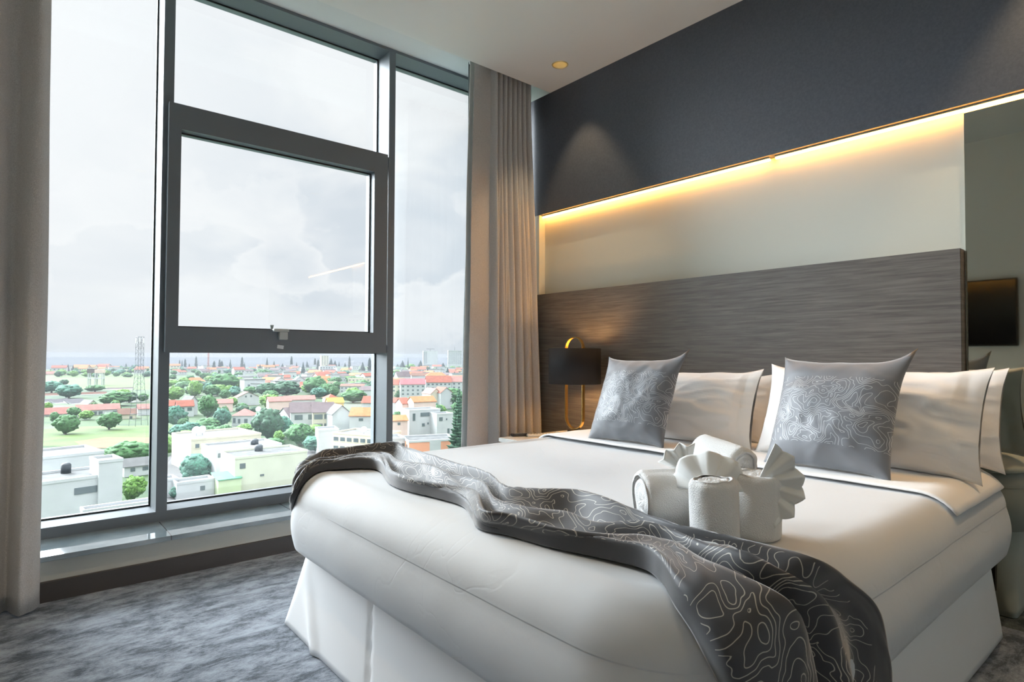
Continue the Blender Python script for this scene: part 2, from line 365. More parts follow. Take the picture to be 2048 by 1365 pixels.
# mirror
M_['mirror'] = mat('smoky_mirror', (.47, .50, .45), .02, metal=1)
def emis(name, c, s):
    m = bpy.data.materials.new(name); m.use_nodes = True; t = m.node_tree; t.nodes.clear()
    e = t.nodes.new('ShaderNodeEmission'); e.inputs[0].default_value = (*c, 1); e.inputs[1].default_value = s
    o = t.nodes.new('ShaderNodeOutputMaterial'); t.links.new(e.outputs[0], o.inputs[0]); return m
M_['led'] = emis('warm_led', (1.0, .42, .075), 40)
M_['bulb'] = emis('warm_bulb', (1.0, .58, .22), 40)
M_['spot'] = emis('downlight_lens', (1.0, .80, .42), 9)
M_['cone'] = mat('downlight_reflector', (.85, .68, .36), .3, metal=.4)

# ------------------------------------------------------------------ room shell
XL, XR, YB, YW = -.47, 3.0, -2.2, 3.5      # left wall, right wall, back wall, window plane
st = dict(kind='structure')
MB().box(XL-.2, XR+.2, YB-.2, 3.72, -.12, 0).build('floor', M_['carpet'], **st)
DL = [(2.70, 2.73), (2.70, .25), (1.0, .2), (.15, 2.0), (.2, -1.1)]      # downlight positions, the last one an added fill light
_c = MB().box(XL-.2, XR+.2, YB-.2, 3.07, 2.94, 3.14).build('ceiling', M_['ceiling'], **st)
_k = MB()
for q_ in DL: _k.lathe([(.047, -.05), (.047, .06)], (q_[0], q_[1], 2.94), 32, cap=True)
_k = _k.build('cutter', None)
_b = _c.modifiers.new('hole', 'BOOLEAN'); _b.object = _k; _b.solver = 'EXACT'
_me = bpy.data.meshes.new_from_object(_c.evaluated_get(bpy.context.evaluated_depsgraph_get()))
_c.modifiers.clear(); _c.data = _me; bpy.data.objects.remove(_k)
MB().box(XL-.2, XR+.2, 3.0701, 3.75, 3.08, 3.14).build('trim_1', M_['pocket'], **st)          # ceiling of the curtain pocket
MB().box(XL-.2, XL, YB-.2, 3.72, 0, 3.08).build('wall_left', M_['greenwall'], **st)
MB().box(XL, XR, YB-.2, YB, 0, 2.94).build('wall_back', M_['greenwall'], **st)
MB().box(XR, XR+.2, YB-.2, 3.72, 0, 3.08).build('wall_right', M_['panel'], **st)
MB().box(2.94, 3.0, YB, 3.46, 2.075, 2.9399).build('trim_2', M_['darkwall'], **st)             # dark upper wall covering, standing proud
MB().box(XL, XR, 3.225, 3.66, 0, .172).build('wall_front', M_['lowwall'], **st)
MB().box(XL, XR, 3.205, 3.2245, 0, .083).build('baseboard_front', M_['baseboard'], **st)
MB().box(XL, 2.999, 3.195, 3.4995, .1725, .194, bev=.002).build('window_sill', M_['sill'], **st)
MB().box(2.985, 2.9995, YB, .662, 0, 2.06).build('mirror', M_['mirror'], label='tall smoky mirror on the wall right of the headboard', cat='mirror')
hb = MB().box(2.935, 2.998, .668, 3.46, 0, 1.492, bev=.002).build('headboard', M_['wood'], label='wide grey oak headboard panel on the wall behind the bed', cat='headboard')
# LED strips in the recess under the dark wall covering
MB().box(2.9405, 2.9995, 3.185, 3.46, 1.4935, 2.0745).build('daylight_block', M_['panel'], **st)  # filler block added to stop daylight leaking past the curtain into the recess
sp = [(3.18, 1.475), (1.445, -.6)]
for i, (a, b) in enumerate(sp):
    r = empty('led_strip', (2.978, (a+b)/2, 2.062), label=['glowing warm strip light under the dark wall, half nearer the curtain', 'glowing warm strip light under the dark wall, half running over the mirror'][i], cat='light', group=None)
    MB().box(-.012, .012, -(a-b)/2, (a-b)/2, .006, .0125).build('channel', M_['frame_lt'], r)
    MB().box(-.006, .006, -(a-b)/2, (a-b)/2, -.003, .0058).build('diffuser', M_['led'], r)

# ------------------------------------------------------------------ window
W = empty('window_1', (0, 0, 0), kind='structure')
fm = M_['frame']
MB().box(.584, .634, YW, 3.72, .2465, 3.0595).build('mullion', fm, W)
MB().box(1.884, 1.93, YW, 3.72, .2465, 3.0595).build('mullion', fm, W)
MB().box(XL, XR, YW, 3.72, .194, .246).build('bottom_rail', fm, W)
MB().box(XL, XR, YW, 3.72, 3.06, 3.0795).build('top_rail', fm, W)
MB().box(.6345, 1.8835, YW+.005, 3.70, 1.065, 1.115).build('transom', fm, W)
MB().box(.6345, 1.8835, YW+.005, 3.70, 2.295, 2.352).build('transom', fm, W)
SZ = 2.222
sash = MB()
for b in ((.606, .664, 1.075, 2.34), (1.765, 1.858, 1.075, 2.34), (.6641, 1.7649, 1.06, 1.19), (.6641, 1.7649, SZ, 2.352)):
    if b[1]-b[0] < .2: sash.box(b[0], b[1], 3.462, 3.4995, 1.06, 2.352)
    else: sash.box(b[0], b[1], 3.462, 3.58, b[2], b[3])
sash.box(.6346, .6639, 3.5, 3.58, 1.1152, 2.2948); sash.box(1.7651, 1.858, 3.5, 3.58, 1.1152, 2.2948)
sash.build('sash_frame', fm, W)
gk = M_['gasket']
def pane(x0, x1, z0, z1, y):
    MB().box(x0, x1, y, y+.006, z0, z1).build('glass_pane', M_['glass'], W)
    g = MB(); t_ = .007
    for a in ((x0, x0+t_, z0, z1), (x1-t_, x1, z0, z1), (x0+t_, x1-t_, z0, z0+t_), (x0+t_, x1-t_, z1-t_, z1)):
        g.box(a[0], a[1], y-.008, y-.001, a[2], a[3])
    g.build('gasket', gk, W)
pane(XL, .5835, .2465, 3.0595, 3.665); pane(1.9305, XR, .2465, 3.0595, 3.665)
pane(.6345, 1.8835, .2465, 1.0645, 3.665); pane(.6345, 1.8835, 2.3525, 3.0595, 3.665)
pane(.6645, 1.7645, 1.1905, SZ-.0005, 3.525)
# latch on the sash bottom rail
x0 = at(565, 670, 1, 3.46)[0]
lt_ = MB().box(x0-.024, x0+.024, 3.440, 3.4615, 1.135, 1.178, bev=.002).build('latch', M_['zinc'], W)
MB().box(x0-.055, x0+.030, 3.436, 3.470, 1.179, 1.196, bev=.002).build('latch_bar', M_['zinc'], lt_)
x1 = at(546, 656, 1, 3.47)[0]
MB().lathe([(.005, 0), (.007, .01), (.011, .026), (.011, .028)], (x1, 3.49, 1.190), 12, cap=True).build('latch_knob', M_['zinc'], lt_)
xt = at(561, 693, 1, 3.46)[0]
MB().box(xt-.018, xt+.018, 3.4605, 3.4618, 1.083, 1.103, rot=(Vector((xt, 3.461, 1.093)), math.radians(8), 'Y')).build('tape_scrap', M_['tape'], label='small torn piece of pale tape on the window rail', cat='tape')

# ------------------------------------------------------------------ curtains
def curtain_sheet(xs, ys_top, ys_bot, z0, z1, nz=40, wob=.008, sd=0, spread=None):
    """xs: array; ys_*: array offsets; interpolates folds top to bottom"""
    n = len(xs); P = np.zeros((n, nz, 3))
    for j in range(nz):
        t = j/(nz-1)
        k = t*t*(3-2*t)
        y = ys_bot*(1-k)+ys_top*k
        x = xs.copy()
        if spread is not None: x = xs*k+spread*(1-k)
        z = z0+(z1-z0)*t
        for i in range(n):
            x_ = x[i]; q = noise.noise((x_*5+sd, z*.9, 1.3)); q2 = noise.noise((x_*5+sd, z*.9, 7.7))
            P[i, j] = (x_+q*wob*1.2, y[i]+q2*wob, z)
    return P
def folds(s, amp, ph=0): return amp*np.sin(s+ph)
# right curtain: pixel-measured fold edges, broad flat leading panel then narrow pleats
R_ = empty('curtain', (2.62, 3.14, .2), label='long taupe curtain gathered in the corner beside the headboard', cat='curtain')
s = np.linspace(0, 1, 260)
xb = 2.275+.650*s                              # bottom
xt_ = 2.315+.505*s
def pleats(s, n, amp, lead, sharp=.35):
    y = np.zeros_like(s)
    for i, v in enumerate(s):
        if v < lead: y[i] = -amp*.2*math.sin(v/lead*PI)+amp*.5*(v/lead)
        else:
            q = (v-lead)/(1-lead)*n; fr_ = q-math.floor(q)
            y[i] = amp*(.5-1.5*abs(math.sin(PI*fr_))**.8)
    return y
yt = 3.15+pleats(s, 8, .03, .30); yb = 3.15+pleats(s, 6, .055, .30)
P = curtain_sheet(xt_, yt, yb, .02, 3.05, 44, .008, 3.1, xb)
P[:, :, 0] -= 0; P -= np.array([2.62, 3.14, .2])
solid(link('front_fabric', grid_mesh('front_fabric', P), M_['curtain'], R_), .004)
lin = MB(); 
s2 = np.linspace(0, 1, 60)
P = curtain_sheet(2.303+.49*s2, 3.176+.012*np.sin(s2*30), 3.18+.015*np.sin(s2*24), .02, 3.05, 40, .010, 3.1, 2.258+.60*s2)
P -= np.array([2.62, 3.14, .2]); P[:, :, 0] -= .005
solid(link('lining', grid_mesh('lining', P), M_['lining'], R_), .002)
B_ = empty('curtain', (2.6, 3.27, .2), label='dark blackout layer hanging behind the corner curtain', cat='curtain')
s2 = np.linspace(0, 1, 160)
P = curtain_sheet(2.352+.573*s2, 3.27+.02*np.sin(s2*44), 3.27+.035*np.sin(s2*38), .215, 3.05, 40, .012, 9.1, 2.330+.597*s2)
P -= np.array([2.6, 3.27, .2])
solid(link('blackout_fabric', grid_mesh('blackout_fabric', P), M_['blackout'], B_), .003)
# left curtain
L_ = empty('curtain', (-.15, 3.12, 0), label='long grey curtain hanging at the left edge of the window', cat='curtain')
xs = np.linspace(-.46, .112, 240)
ph = (xs-.07)/.125*2*PI
yb = 3.118-.045*np.cos(ph+.4)+.012*np.cos(ph*2.1); yt = 3.13-.03*np.cos(ph*1.0+.2)+.008*np.cos(ph*1.7+2)
P = curtain_sheet(xs, yt, yb, .012, 3.05, 44, .010, 6.2, xs*1.0+.002)
P -= np.array([-.15, 3.12, 0])
solid(link('front_fabric', grid_mesh('front_fabric', P), M_['curtain'], L_), .004)
# curtain track
MB().box(XL+.01, 2.93, 3.12, 3.16, 3.055, 3.0795).build('curtain_track', M_['white'], label='white curtain track on the pocket ceiling above the window', cat='curtain rail')

# ------------------------------------------------------------------ ceiling downlights
def downlight(x, y, label, e=26, c=(1.0, .72, .40)):
    r = empty('downlight', (x, y, 2.94), label=label, cat='ceiling light', group='recessed ceiling downlights')
    MB().lathe([(.0465, -.0005), (.0475, -.004), (.053, -.003), (.054, -.0003)]).build('trim_ring', M_['cone'], r)
    MB().lathe([(.0460, .001), (.040, .022), (.024, .045), (.018, .048)]).build('reflector', M_['cone'], r)
    MB().lathe([(.0005, .044), (.012, .045), (.0175, .048)]).build('lens', M_['spot'], r)
    ld = bpy.data.lights.new('downlight_beam', 'SPOT'); ld.energy = e; ld.spot_size = math.radians(70); ld.spot_blend = .5; ld.color = c; ld.shadow_soft_size = .012
    lo = bpy.data.objects.new('downlight_beam', ld); col.objects.link(lo); lo.parent = r; lo.location = (0, 0, .04)
downlight(*DL[0], 'round glowing brass downlight in the ceiling near the corner curtain')
downlight(*DL[1], 'round downlight in the ceiling over the mirror side of the bed', 55)
downlight(*DL[2], 'round downlight in the ceiling over the foot of the bed', 16)
downlight(*DL[3], 'round downlight in the ceiling near the left curtain', 75, (1, .82, .6))
downlight(*DL[4], 'unseen fill downlight added in the ceiling behind the camera', 80, (1, .92, .82))  # added out of view, its bounce fills the room with light

# ------------------------------------------------------------------ opposite wall seen in the mirror
T_ = empty('television', (XL, 1.56, 1.43), label='black flat television on the opposite wall, seen reflected in the mirror', cat='television')
MB().box(.02, .055, -.49, .49, -.285, .285, bev=.004).build('casing', M_['blackp'], T_)
MB().box(.0551, .057, -.478, .478, -.272, .272).build('screen', M_['tv'], T_)
MB().box(.0005, .0195, -.15, .15, -.1, .1).build('wall_bracket', M_['blackm'], T_)
D_ = empty('desk', (-.27, 1.35, 0), label='white topped desk under the television, seen only in the mirror', cat='desk')
MB().box(-.199, .20, -.8, .8, .70, .735, bev=.003).build('desk_top', M_['desk'], D_)
for y in (-.77, .77): MB().box(-.19, .19, y-.02, y+.02, 0, .6995).build('side_panel', M_['desk'], D_)
MB().box(-.1985, -.18, -.7495, .7495, .35, .6995).build('back_panel', M_['desk'], D_)

# ------------------------------------------------------------------ nightstand, lamp, remotes
Z_NS = .54
n_ = empty('nightstand', (2.63, 2.66, 0), label='pale grey nightstand between the bed and the corner curtain', cat='nightstand')
MB().box(-.30, .30, -.23, .23, .515, Z_NS, bev=.003).build('top', M_['marble'], n_)
MB().box(-.285, .295, -.225, .225, .06, .5145).build('cabinet', M_['ns'], n_)
dr = MB().box(-.2985, -.2855, -.22, .22, .29, .505, bev=.002).build('drawer', M_['ns'], n_)
MB().box(-.312, -.299, -.05, .05, .39, .40, bev=.002).build('handle', M_['brass'], dr)
dr = MB().box(-.2985, -.2855, -.22, .22, .07, .285, bev=.002).build('drawer', M_['ns'], n_)
MB().box(-.312, -.299, -.05, .05, .17, .18, bev=.002).build('handle', M_['brass'], dr)
MB().box(-.27, .28, -.21, .21, 0, .0595).build('plinth', M_['blackm'], n_)

l_ = empty('table_lamp', (2.70, 2.595, Z_NS), label='table lamp with black drum shade and oval brass loop on the nightstand', cat='lamp')
MB().box(-.075, .075, -.095, .095, .0005, .034, bev=.004).build('base', M_['marble'], l_)
MB().lathe([(.001, .0345), (.045, .0345), (.045, .046), (.03, .052), (.001, .052)], n=32).build('foot', M_['blackm'], l_)
pts = []
for i in range(64):
    a = i/64*2*PI; c, s_ = math.cos(a), math.sin(a)
    pts.append((c*.073, s_*.073+(.425 if s_ >= 0 else 0)+.127))
bm_ = MB(); n = len(pts); ring = []
for i, (y, z) in enumerate(pts):
    y2, z2 = pts[(i+1) % n]; y0, z0 = pts[i-1]; t_ = Vector((0, y2-y0, z2-z0)).normalized(); nr = Vector((0, t_.z, -t_.y))
    p_ = Vector((0, y, z))
    ring.append([bm_.bm.verts.new(p_+Vector((sx_*.011, 0, 0))+nr*o_) for sx_, o_ in ((-1, -.003), (1, -.003), (1, .003), (-1, .003))])
for i in range(n):
    A, B = ring[i], ring[(i+1) % n]
    for j in range(4): bm_.bm.faces.new((A[j], A[(j+1) % 4], B[(j+1) % 4], B[j])).smooth = False
bm_.build('loop_stem', M_['brass'], l_)
sh = solid(MB().lathe([(.163, .335), (.163, .555)], n=64).build('shade', M_['shade'], l_, label='black drum shade'), .003, -1)
sh.data.materials.append(M_['shade_in']); sh.modifiers[0].material_offset = 1
MB().tube([(-.16, 0, .54), (.16, 0, .54)], .003).tube([(0, -.16, .54), (0, .16, .54)], .003).build('spider', M_['blackm'], sh)
MB().lathe([(.004, .50), (.016, .49), (.028, .455), (.030, .435), (.022, .41), (.013, .395), (.001, .393)], n=24).build('bulb', M_['bulb'], l_)
MB().lathe([(.014, .37), (.015, .3945)], n=16, cap=True).build('bulb_holder', M_['blackm'], l_)
ld = bpy.data.lights.new('lamp_glow', 'POINT'); ld.energy = 7.5; ld.color = (1.0, .55, .20); ld.shadow_soft_size = .035
lo = bpy.data.objects.new('lamp_glow', ld); col.objects.link(lo); lo.parent = l_; lo.location = (0.035, -.035, .44)

def remote(x, y, rz, mt, bt, label):
    r = empty('remote_control', (x, y, Z_NS), rz, label=label, cat='remote control')
    MB().box(-.085, .085, -.022, .022, .0008, .017, bev=.005).build('body', M_[mt], r)
    b = MB()
    for i in range(7):
        for j in range(3): b.box(-.065+i*.02, -.055+i*.02, -.014+j*.011, -.007+j*.011, .0171, .0185)
    b.build('buttons', M_[bt], r)
remote(2.50, 2.845, math.radians(-22), 'blackp', 'ns', 'black remote control lying on the nightstand')
remote(2.565, 2.765, math.radians(-30), 'white', 'ns', 'white remote control lying on the nightstand')

# ------------------------------------------------------------------ bed
BX0, BX1, BY0, BY1, BZ, RT = .80, 2.915, .50, 2.39, .62, .11
RF, RH = .27, .2
def rr(x, y):
    r = RF if x < (BX0+BX1)/2 else RH
    qx = abs(x-(BX0+BX1)/2)-(BX1-BX0)/2+r; qy = abs(y-(BY0+BY1)/2)-(BY1-BY0)/2+r
    return math.hypot(max(qx, 0), max(qy, 0))+min(max(qx, qy), 0)-r
def bsdf(p):
    d = rr(p[0], p[1])+RT; qz = p[2]-BZ+RT
    return math.hypot(max(d, 0), max(qz, 0))+min(max(d, qz), 0)-RT
def bgrad(p):
    e = 1e-3; g = Vector([(bsdf([p[j]+(e if j == i else 0) for j in range(3)])-bsdf([p[j]-(e if j == i else 0) for j in range(3)])) for i in range(3)])
    return g.normalized()
def outline(d, z, n=60, rf=RF, rh=RH, x0=BX0, x1=BX1, y0=BY0, y1=BY1):
    """rounded rectangle inset by d, same number of points for every d"""
    pts = []
    for cx, cy, r, a0 in ((x0, y0, rf, PI), (x1, y0, rh, 1.5*PI), (x1, y1, rh, 0), (x0, y1, rf, .5*PI)):
        ri = max(r-d, .002); sx_ = 1 if cx == x0 else -1; sy_ = 1 if cy == y0 else -1
        c = (cx+sx_*(ri+d), cy+sy_*(ri+d)); arc = [(c[0]+ri*math.cos(a0+PI/2*k/16), c[1]+ri*math.sin(a0+PI/2*k/16)) for k in range(17)]
        pts.append(arc)
    out = []
    for i in range(4):
        A = pts[i]; B = pts[(i+1) % 4]; out += A
        m_ = n
        for k in range(1, m_): out.append((A[-1][0]+(B[0][0]-A[-1][0])*k/m_, A[-1][1]+(B[0][1]-A[-1][1])*k/m_))
    return [(x, y, z) for x, y in out]
prof = [(d, BZ) for d in np.linspace(.943, RT+.01, 24)]
for k in range(13):
    a = PI/2*(1-k/12); prof.append((RT-RT*math.cos(a), BZ-RT+RT*math.sin(a)))
for k in range(1, 11):
    z = BZ-RT-(.165)*k/10; prof.append((-.014*math.sin(PI*k/10), z))
prof += [(.012, .338), (.04, .335), (.12, .336)]
P = np.array([outline(d, z) for d, z in prof]).transpose(1, 0, 2)
nu, nv = P.shape[:2]
for i in range(nu):
    for j in range(nv):
        x, y, z = P[i, j]; d = prof[j][0]
        if d > .93: d = .93
        h = .006*noise.noise((x*1.6, y*1.6, z*2+3))+.0022*noise.noise((x*6, y*6, z*6))
        if j < 24: P[i, j, 2] += h-.010*max(0, (d-.3))   # softly dished
        else:
            dx, dy = x-(BX0+BX1)/2, y-(BY0+BY1)/2; g = np.array([dx/abs(BX1-BX0), dy/abs(BY1-BY0)]); g /= np.hypot(*g)+1e-6
            if j > 28: P[i, j, :2] += g*h*.8
BED = empty('bed', (1.86, 1.445, 0), label='large double bed with white duvet and pleated skirt against the headboard', cat='bed')
OB = np.array([1.86, 1.445, 0])
def obj_space(P): return P-OB
dv = link('duvet', grid_mesh('duvet', P, closed_u=True), M_['duvet'], BED); 
_b = bmesh.new(); _b.from_mesh(dv.data); bmesh.ops.remove_doubles(_b, verts=[v for v in _b.verts if abs(v.co.y-1.445) < .012 and v.co.z > .5 and 1.6 < v.co.x < 2.1], dist=.0075); bmesh.ops.recalc_face_normals(_b, faces=_b.faces[:]); _b.to_mesh(dv.data); _b.free()
for v in dv.data.vertices: v.co -= Vector(OB)
# (the crease height in the duvet material is read from object space, whose z is the room's)
# folded top sheet by the pillows
xs_ = np.linspace(2.165, 2.90, 36); rows_ = []
for x in xs_:
    over = max(0, x-(BX1-RH)); dy_ = RH-math.sqrt(max(RH*RH-over*over, .0001))
    a_y, b_y = BY0+dy_, BY1-dy_
    path = []
    for k in range(3, 9):
        a = PI/2*k/8; path.append((a_y+RT-(RT+.010)*math.cos(a), BZ-RT+(RT+.010)*math.sin(a)))
    for k in range(1, 40): path.append((a_y+RT+(b_y-a_y-2*RT)*k/40, BZ+.010))
    for k in range(9):
        a = PI/2*(1-k/8); path.append((b_y-RT+(RT+.010)*math.cos(a), BZ-RT+(RT+.010)*math.sin(a)))
    path += [(b_y+.014, .49), (b_y+.016, .44)]
    rows_.append([(x+.035*noise.noise((yy_*1.2, x*.2, 4))+.012*noise.noise((yy_*5, 2, 4)), yy_, zz_+.002*noise.noise((x*9, yy_*7, 1))) for yy_, zz_ in path])
o = link('folded_sheet', grid_mesh('folded_sheet', np.array(rows_)-OB), M_['linen'], BED); solid(o, .007, 1)
# mattress base and skirt
b_ = MB(); b_.box(BX0+.10-1.86, BX1-.02-1.86, BY0+.10-1.445, BY1-.08-1.445, .10, .333)
b_.build('bed_base', M_['darkwood'], BED)
# skirt: follows the base, sharp at floor level, pleat folds at the corners
sk = []
for k in range(15):
    t_ = k/14; z = .345*(1-t_)+.004*t_
    ins = .052-.012*t_
    row = outline(ins, z, 90, RF*(1-.80*t_)+.02, RH*(1-.8*t_)+.02, y0=BY0-.0*t_, y1=BY1+.035*t_**1.3)
    q = []
    for (x, y, z_) in row:
        dd = .004*noise.noise((x*3, y*3, z_*2))*t_
        yc = 2.17-.14*t_                                            # pleat edge near the window-side foot corner
        if x < 1.1:
            dd += .016*max(0, 1-abs(y-yc-.03)/.05)*t_ if y > yc-.02 else 0
            y3 = 1.66                                               # slit between two skirt lengths
            dd += -.010*max(0, 1-abs(y-y3)/.012)
        dx, dy = x-1.86, y-1.445; 
        g = (-1, 0) if x < BX0+ins+.03 else ((1, 0) if x > BX1-ins-.03 else (0, 1 if dy > 0 else -1))
        q.append((x+g[0]*dd, y+g[1]*dd, z_))
    sk.append(q)
P = np.array(sk).transpose(1, 0, 2)-OB
o = link('bed_skirt', grid_mesh('bed_skirt', P, closed_u=True), M_['skirt'], BED); solid(o, .003)

# ------------------------------------------------------------------ pillows and cushions
def soft_pillow(name, w_, h_, t_, seed, wr=.01, corner=.05, flange=0, bulge_low=.15, nu_=56, nv_=44, uvpat=False, pinch=.06):
    """closed pillow; local x = thickness (front is -x), y = width, z = height from the bottom edge"""
    us = np.linspace(-1, 1, nu_); vs2 = np.linspace(-1, 1, nv_)
    V = []; UV = []; F = []
    def prof_(a): return max(0., 1-abs(a)**2.6)**.62
    for side in (-1, 1):
        for i, u in enumerate(us):
            for j, v in enumerate(vs2):
                # outline: sides bow inwards between the pulled out corners
                y = w_/2*u*(1-pinch*(1-v*v)); z = h_/2*v*(1-pinch*(1-u*u))
                ck = corner*(3.2 if (uvpat and u < 0 and v > 0) else 1)
                y += ck*.35*np.sign(u)*abs(u)**6*abs(v)**6; z += ck*np.sign(v)*abs(u)**7*abs(v)**7*.6
                th = prof_(u)*prof_(v)
                if flange and u > 1-flange: th = th*.45+.10*(1-((v)**8))
                th *= 1-bulge_low*v
                x = side*t_/2*th
                k = min(1, th*2.5)
                n1_ = noise.noise((u*1.6+seed, v*1.6, side*2.)); n2_ = noise.noise((u*3.5+seed, v*4.2+u*2, side*3.))
                rid = 1-abs(noise.noise((u*2.2-v*1.2+seed*2, v*2.6, side*5.)))*2
                x += side*wr*(n1_*1.2+n2_*.5+max(0, rid-.55)*.9)*k
                z += wr*.6*noise.noise((u*3+seed, v*2, 9.))*abs(v)**3; 
                V.append((x, y, z+h_/2)); UV.append((y, z))
    def id_(s_, i, j): return s_*nu_*nv_+i*nv_+j
    for s_ in (0, 1):
        for i in range(nu_-1):
            for j in range(nv_-1):
                q = (id_(s_, i, j), id_(s_, i+1, j), id_(s_, i+1, j+1), id_(s_, i, j+1))
                F.append(q if s_ else q[::-1])
    me = bpy.data.meshes.new(name); me.from_pydata(V, [], F)
    l = me.uv_layers.new(name='UVMap'); fl = [k for f in F for k in f]
    l.data.foreach_set('uv', np.array([UV[k] for k in fl]).reshape(-1))
    bmn = bmesh.new(); bmn.from_mesh(me); bmesh.ops.remove_doubles(bmn, verts=bmn.verts, dist=.0004); bmesh.ops.recalc_face_normals(bmn, faces=bmn.faces[:]); bmn.to_mesh(me); bmn.free()
    me.polygons.foreach_set('use_smooth', [True]*len(me.polygons))
    return me
def place(o, loc, lean, yaw=0, roll=0):
    """lean: top tips back towards +x"""
    o.matrix_world = Matrix.Translation(loc) @ Matrix.Rotation(yaw, 4, 'Z') @ Matrix.Rotation(lean, 4, 'Y') @ Matrix.Rotation(roll, 4, 'X')
    return o
rad = math.radians
def white_pillow(seed, loc, lean, yaw, roll, label, w_=.78, h_=.40, t_=.17, flange=.16):
    r = place(link('pillow', soft_pillow('pillow', w_, h_, t_, seed, wr=.016, corner=.03, flange=flange, pinch=.03), M_['linen']), loc, lean, yaw, roll)
    tag(r, label, 'pillow', 'white pillows along the headboard')
    return r
ZP = .640
white_pillow(1.3, (2.735, 1.76, ZP), rad(20), 0, rad(1), 'white pillow behind the pillow nearer the lamp, against the headboard', w_=.74, h_=.335)
white_pillow(4.1, (2.49, 1.745, ZP), rad(22), rad(180+3)-PI, rad(-1), 'white pillow leaning behind the grey cushion nearer the lamp', w_=.80, h_=.355).scale = (1, -1, 1)
white_pillow(6.2, (2.74, .90, ZP), rad(18), 0, rad(-1), 'white pillow behind the pillow nearer the mirror, against the headboard', w_=.78, h_=.365).scale = (1, -1, 1)
white_pillow(8.7, (2.49, .915, ZP), rad(22), rad(-2), rad(0), 'white pillow leaning behind the grey cushion nearer the mirror', w_=.79, h_=.385).scale = (1, -1, 1)
def cushion(seed, loc, lean, yaw, roll, label):
    me = soft_pillow('cushion', .43, .43, .15, seed, wr=.007, corner=.028, pinch=.035, uvpat=True)
    o = place(link('cushion', me, M_['cushion']), loc, lean, yaw, roll)
    return tag(o, label, 'cushion', 'grey cushions with contour line pattern')
cushion(2.2, (2.245, 1.835, ZP), rad(24), rad(2), rad(-1), 'grey patterned cushion nearer the lamp')
cushion(5.5, (2.265, .935, ZP), rad(24), rad(-1), rad(0), 'grey patterned cushion nearer the mirror, behind the rolled towels')

# ------------------------------------------------------------------ bed runner
ST = [
[(0.83,2.26,0.44),(0.845,2.285,0.45),(.875,2.33,.46),(.935,2.40,.47)],
[(0.798,2.158,0.530),(0.795,2.150,0.564),(0.812,2.20,0.584),(0.86,2.31,0.59)],
[(0.852,2.140,0.605),(0.860,2.160,0.633),(0.895,2.215,0.638),(0.965,2.320,0.632)],
[(0.923,2.116,0.624),(0.937,2.142,0.645),(0.985,2.218,0.640),(1.084,2.322,0.645)],
[(1.047,2.022,0.624),(1.094,2.104,0.658),(1.171,2.208,0.640),(1.242,2.256,0.650)],
[(0.970,1.774,0.624),(0.992,1.800,0.650),(1.098,1.965,0.640),(1.256,2.152,0.645)],
[(0.960,1.652,0.624),(0.967,1.672,0.654),(1.120,1.812,0.650),(1.205,1.894,0.650)],
[(0.980,1.516,0.624),(0.989,1.542,0.654),(1.120,1.687,0.650),(1.197,1.750,0.650)],
[(0.985,1.383,0.624),(1.027,1.442,0.654),(1.117,1.519,0.650),(1.176,1.568,0.650)],
[(0.935,1.267,0.624),(1.004,1.344,0.658),(1.080,1.401,0.652),(1.136,1.440,0.655)],
[(0.893,1.179,0.623),(0.895,1.168,0.657),(1.015,1.273,0.650),(1.100,1.331,0.658)],
[(0.910,1.084,0.624),(0.912,1.078,0.658),(1.009,1.151,0.650),(1.136,1.234,0.658)],
[(0.926,0.962,0.624),(0.933,0.955,0.658),(1.054,1.064,0.650),(1.191,1.152,0.658)],
[(0.959,0.846,0.624),(0.983,0.868,0.658),(1.061,0.963,0.650),(1.179,1.027,0.658)],
[(0.976,0.750,0.624),(1.036,0.805,0.660),(1.086,0.855,0.675),(1.167,0.914,0.650)],
[(0.950,0.689,0.624),(1.046,0.753,0.660),(1.089,0.775,0.675),(1.146,0.810,0.650)],
[(0.907,0.625,0.610),(1.013,0.670,0.662),(1.059,0.680,0.675),(1.157,0.697,0.650)],
[(0.899,0.586,0.582),(0.981,0.573,0.665),(1.038,0.575,0.675),(1.182,0.617,0.650)],
[(0.900,0.561,0.547),(0.985,0.490,0.642),(1.060,0.495,0.654),(1.197,0.529,0.640)],
[(0.912,0.546,0.510),(1.006,0.455,0.603),(1.097,0.460,0.619),(1.271,0.487,0.602)],
[(0.937,0.520,0.440),(1.024,0.443,0.545),(1.126,0.440,0.560),(1.347,0.462,0.535)],
[(0.955,0.495,0.340),(1.045,0.438,0.430),(1.155,0.435,0.440),(1.395,0.458,0.420)],
[(0.965,0.485,0.200),(1.060,0.438,0.260),(1.175,0.435,0.270),(1.415,0.458,0.265)],
]
rowsR = []
for c in ST:
    r0, r2, r4, r6 = [Vector(q) for q in c]
    def at_h(p, h):
        g = bgrad(p); return p-g*(bsdf(p)-h)
    def hh(p): return bsdf(p)
    def lift(p, dz):                      # raise a ridge, rolling it towards the foot of the bed
        q = Vector((-.55, -.83, 0)); k_ = max(0, min(1, (p.z-.60)/.03)); return p+Vector((0, 0, dz*k_))+q*dz*1.7*k_
    r2, r4, r6 = lift(r2, .010), lift(r4, .016), lift(r6, .026)
    h2, h4, h6 = hh(r2), hh(r4), hh(r6)
    wl = (r2-r0).length
    r0 = at_h(r0, .005)
    r1 = at_h(r0.lerp(r2, .12), max(.012, h2*.72))
    r3 = at_h(r2.lerp(r4, .62), .006)
    r5 = at_h(r4.lerp(r6, .6), .006)
    r7 = at_h(r6+(r6-r5)*.25, max(.01, h6*.6)); r8 = at_h(r6+(r6-r5)*.30, .004)
    if h2 < .004: r2 = at_h(r2, .010)
    rowsR.append([tuple(q) for q in (r0, r1, r2, r3, r4, r5, r6, r7, r8)])
A = np.array(rowsR)
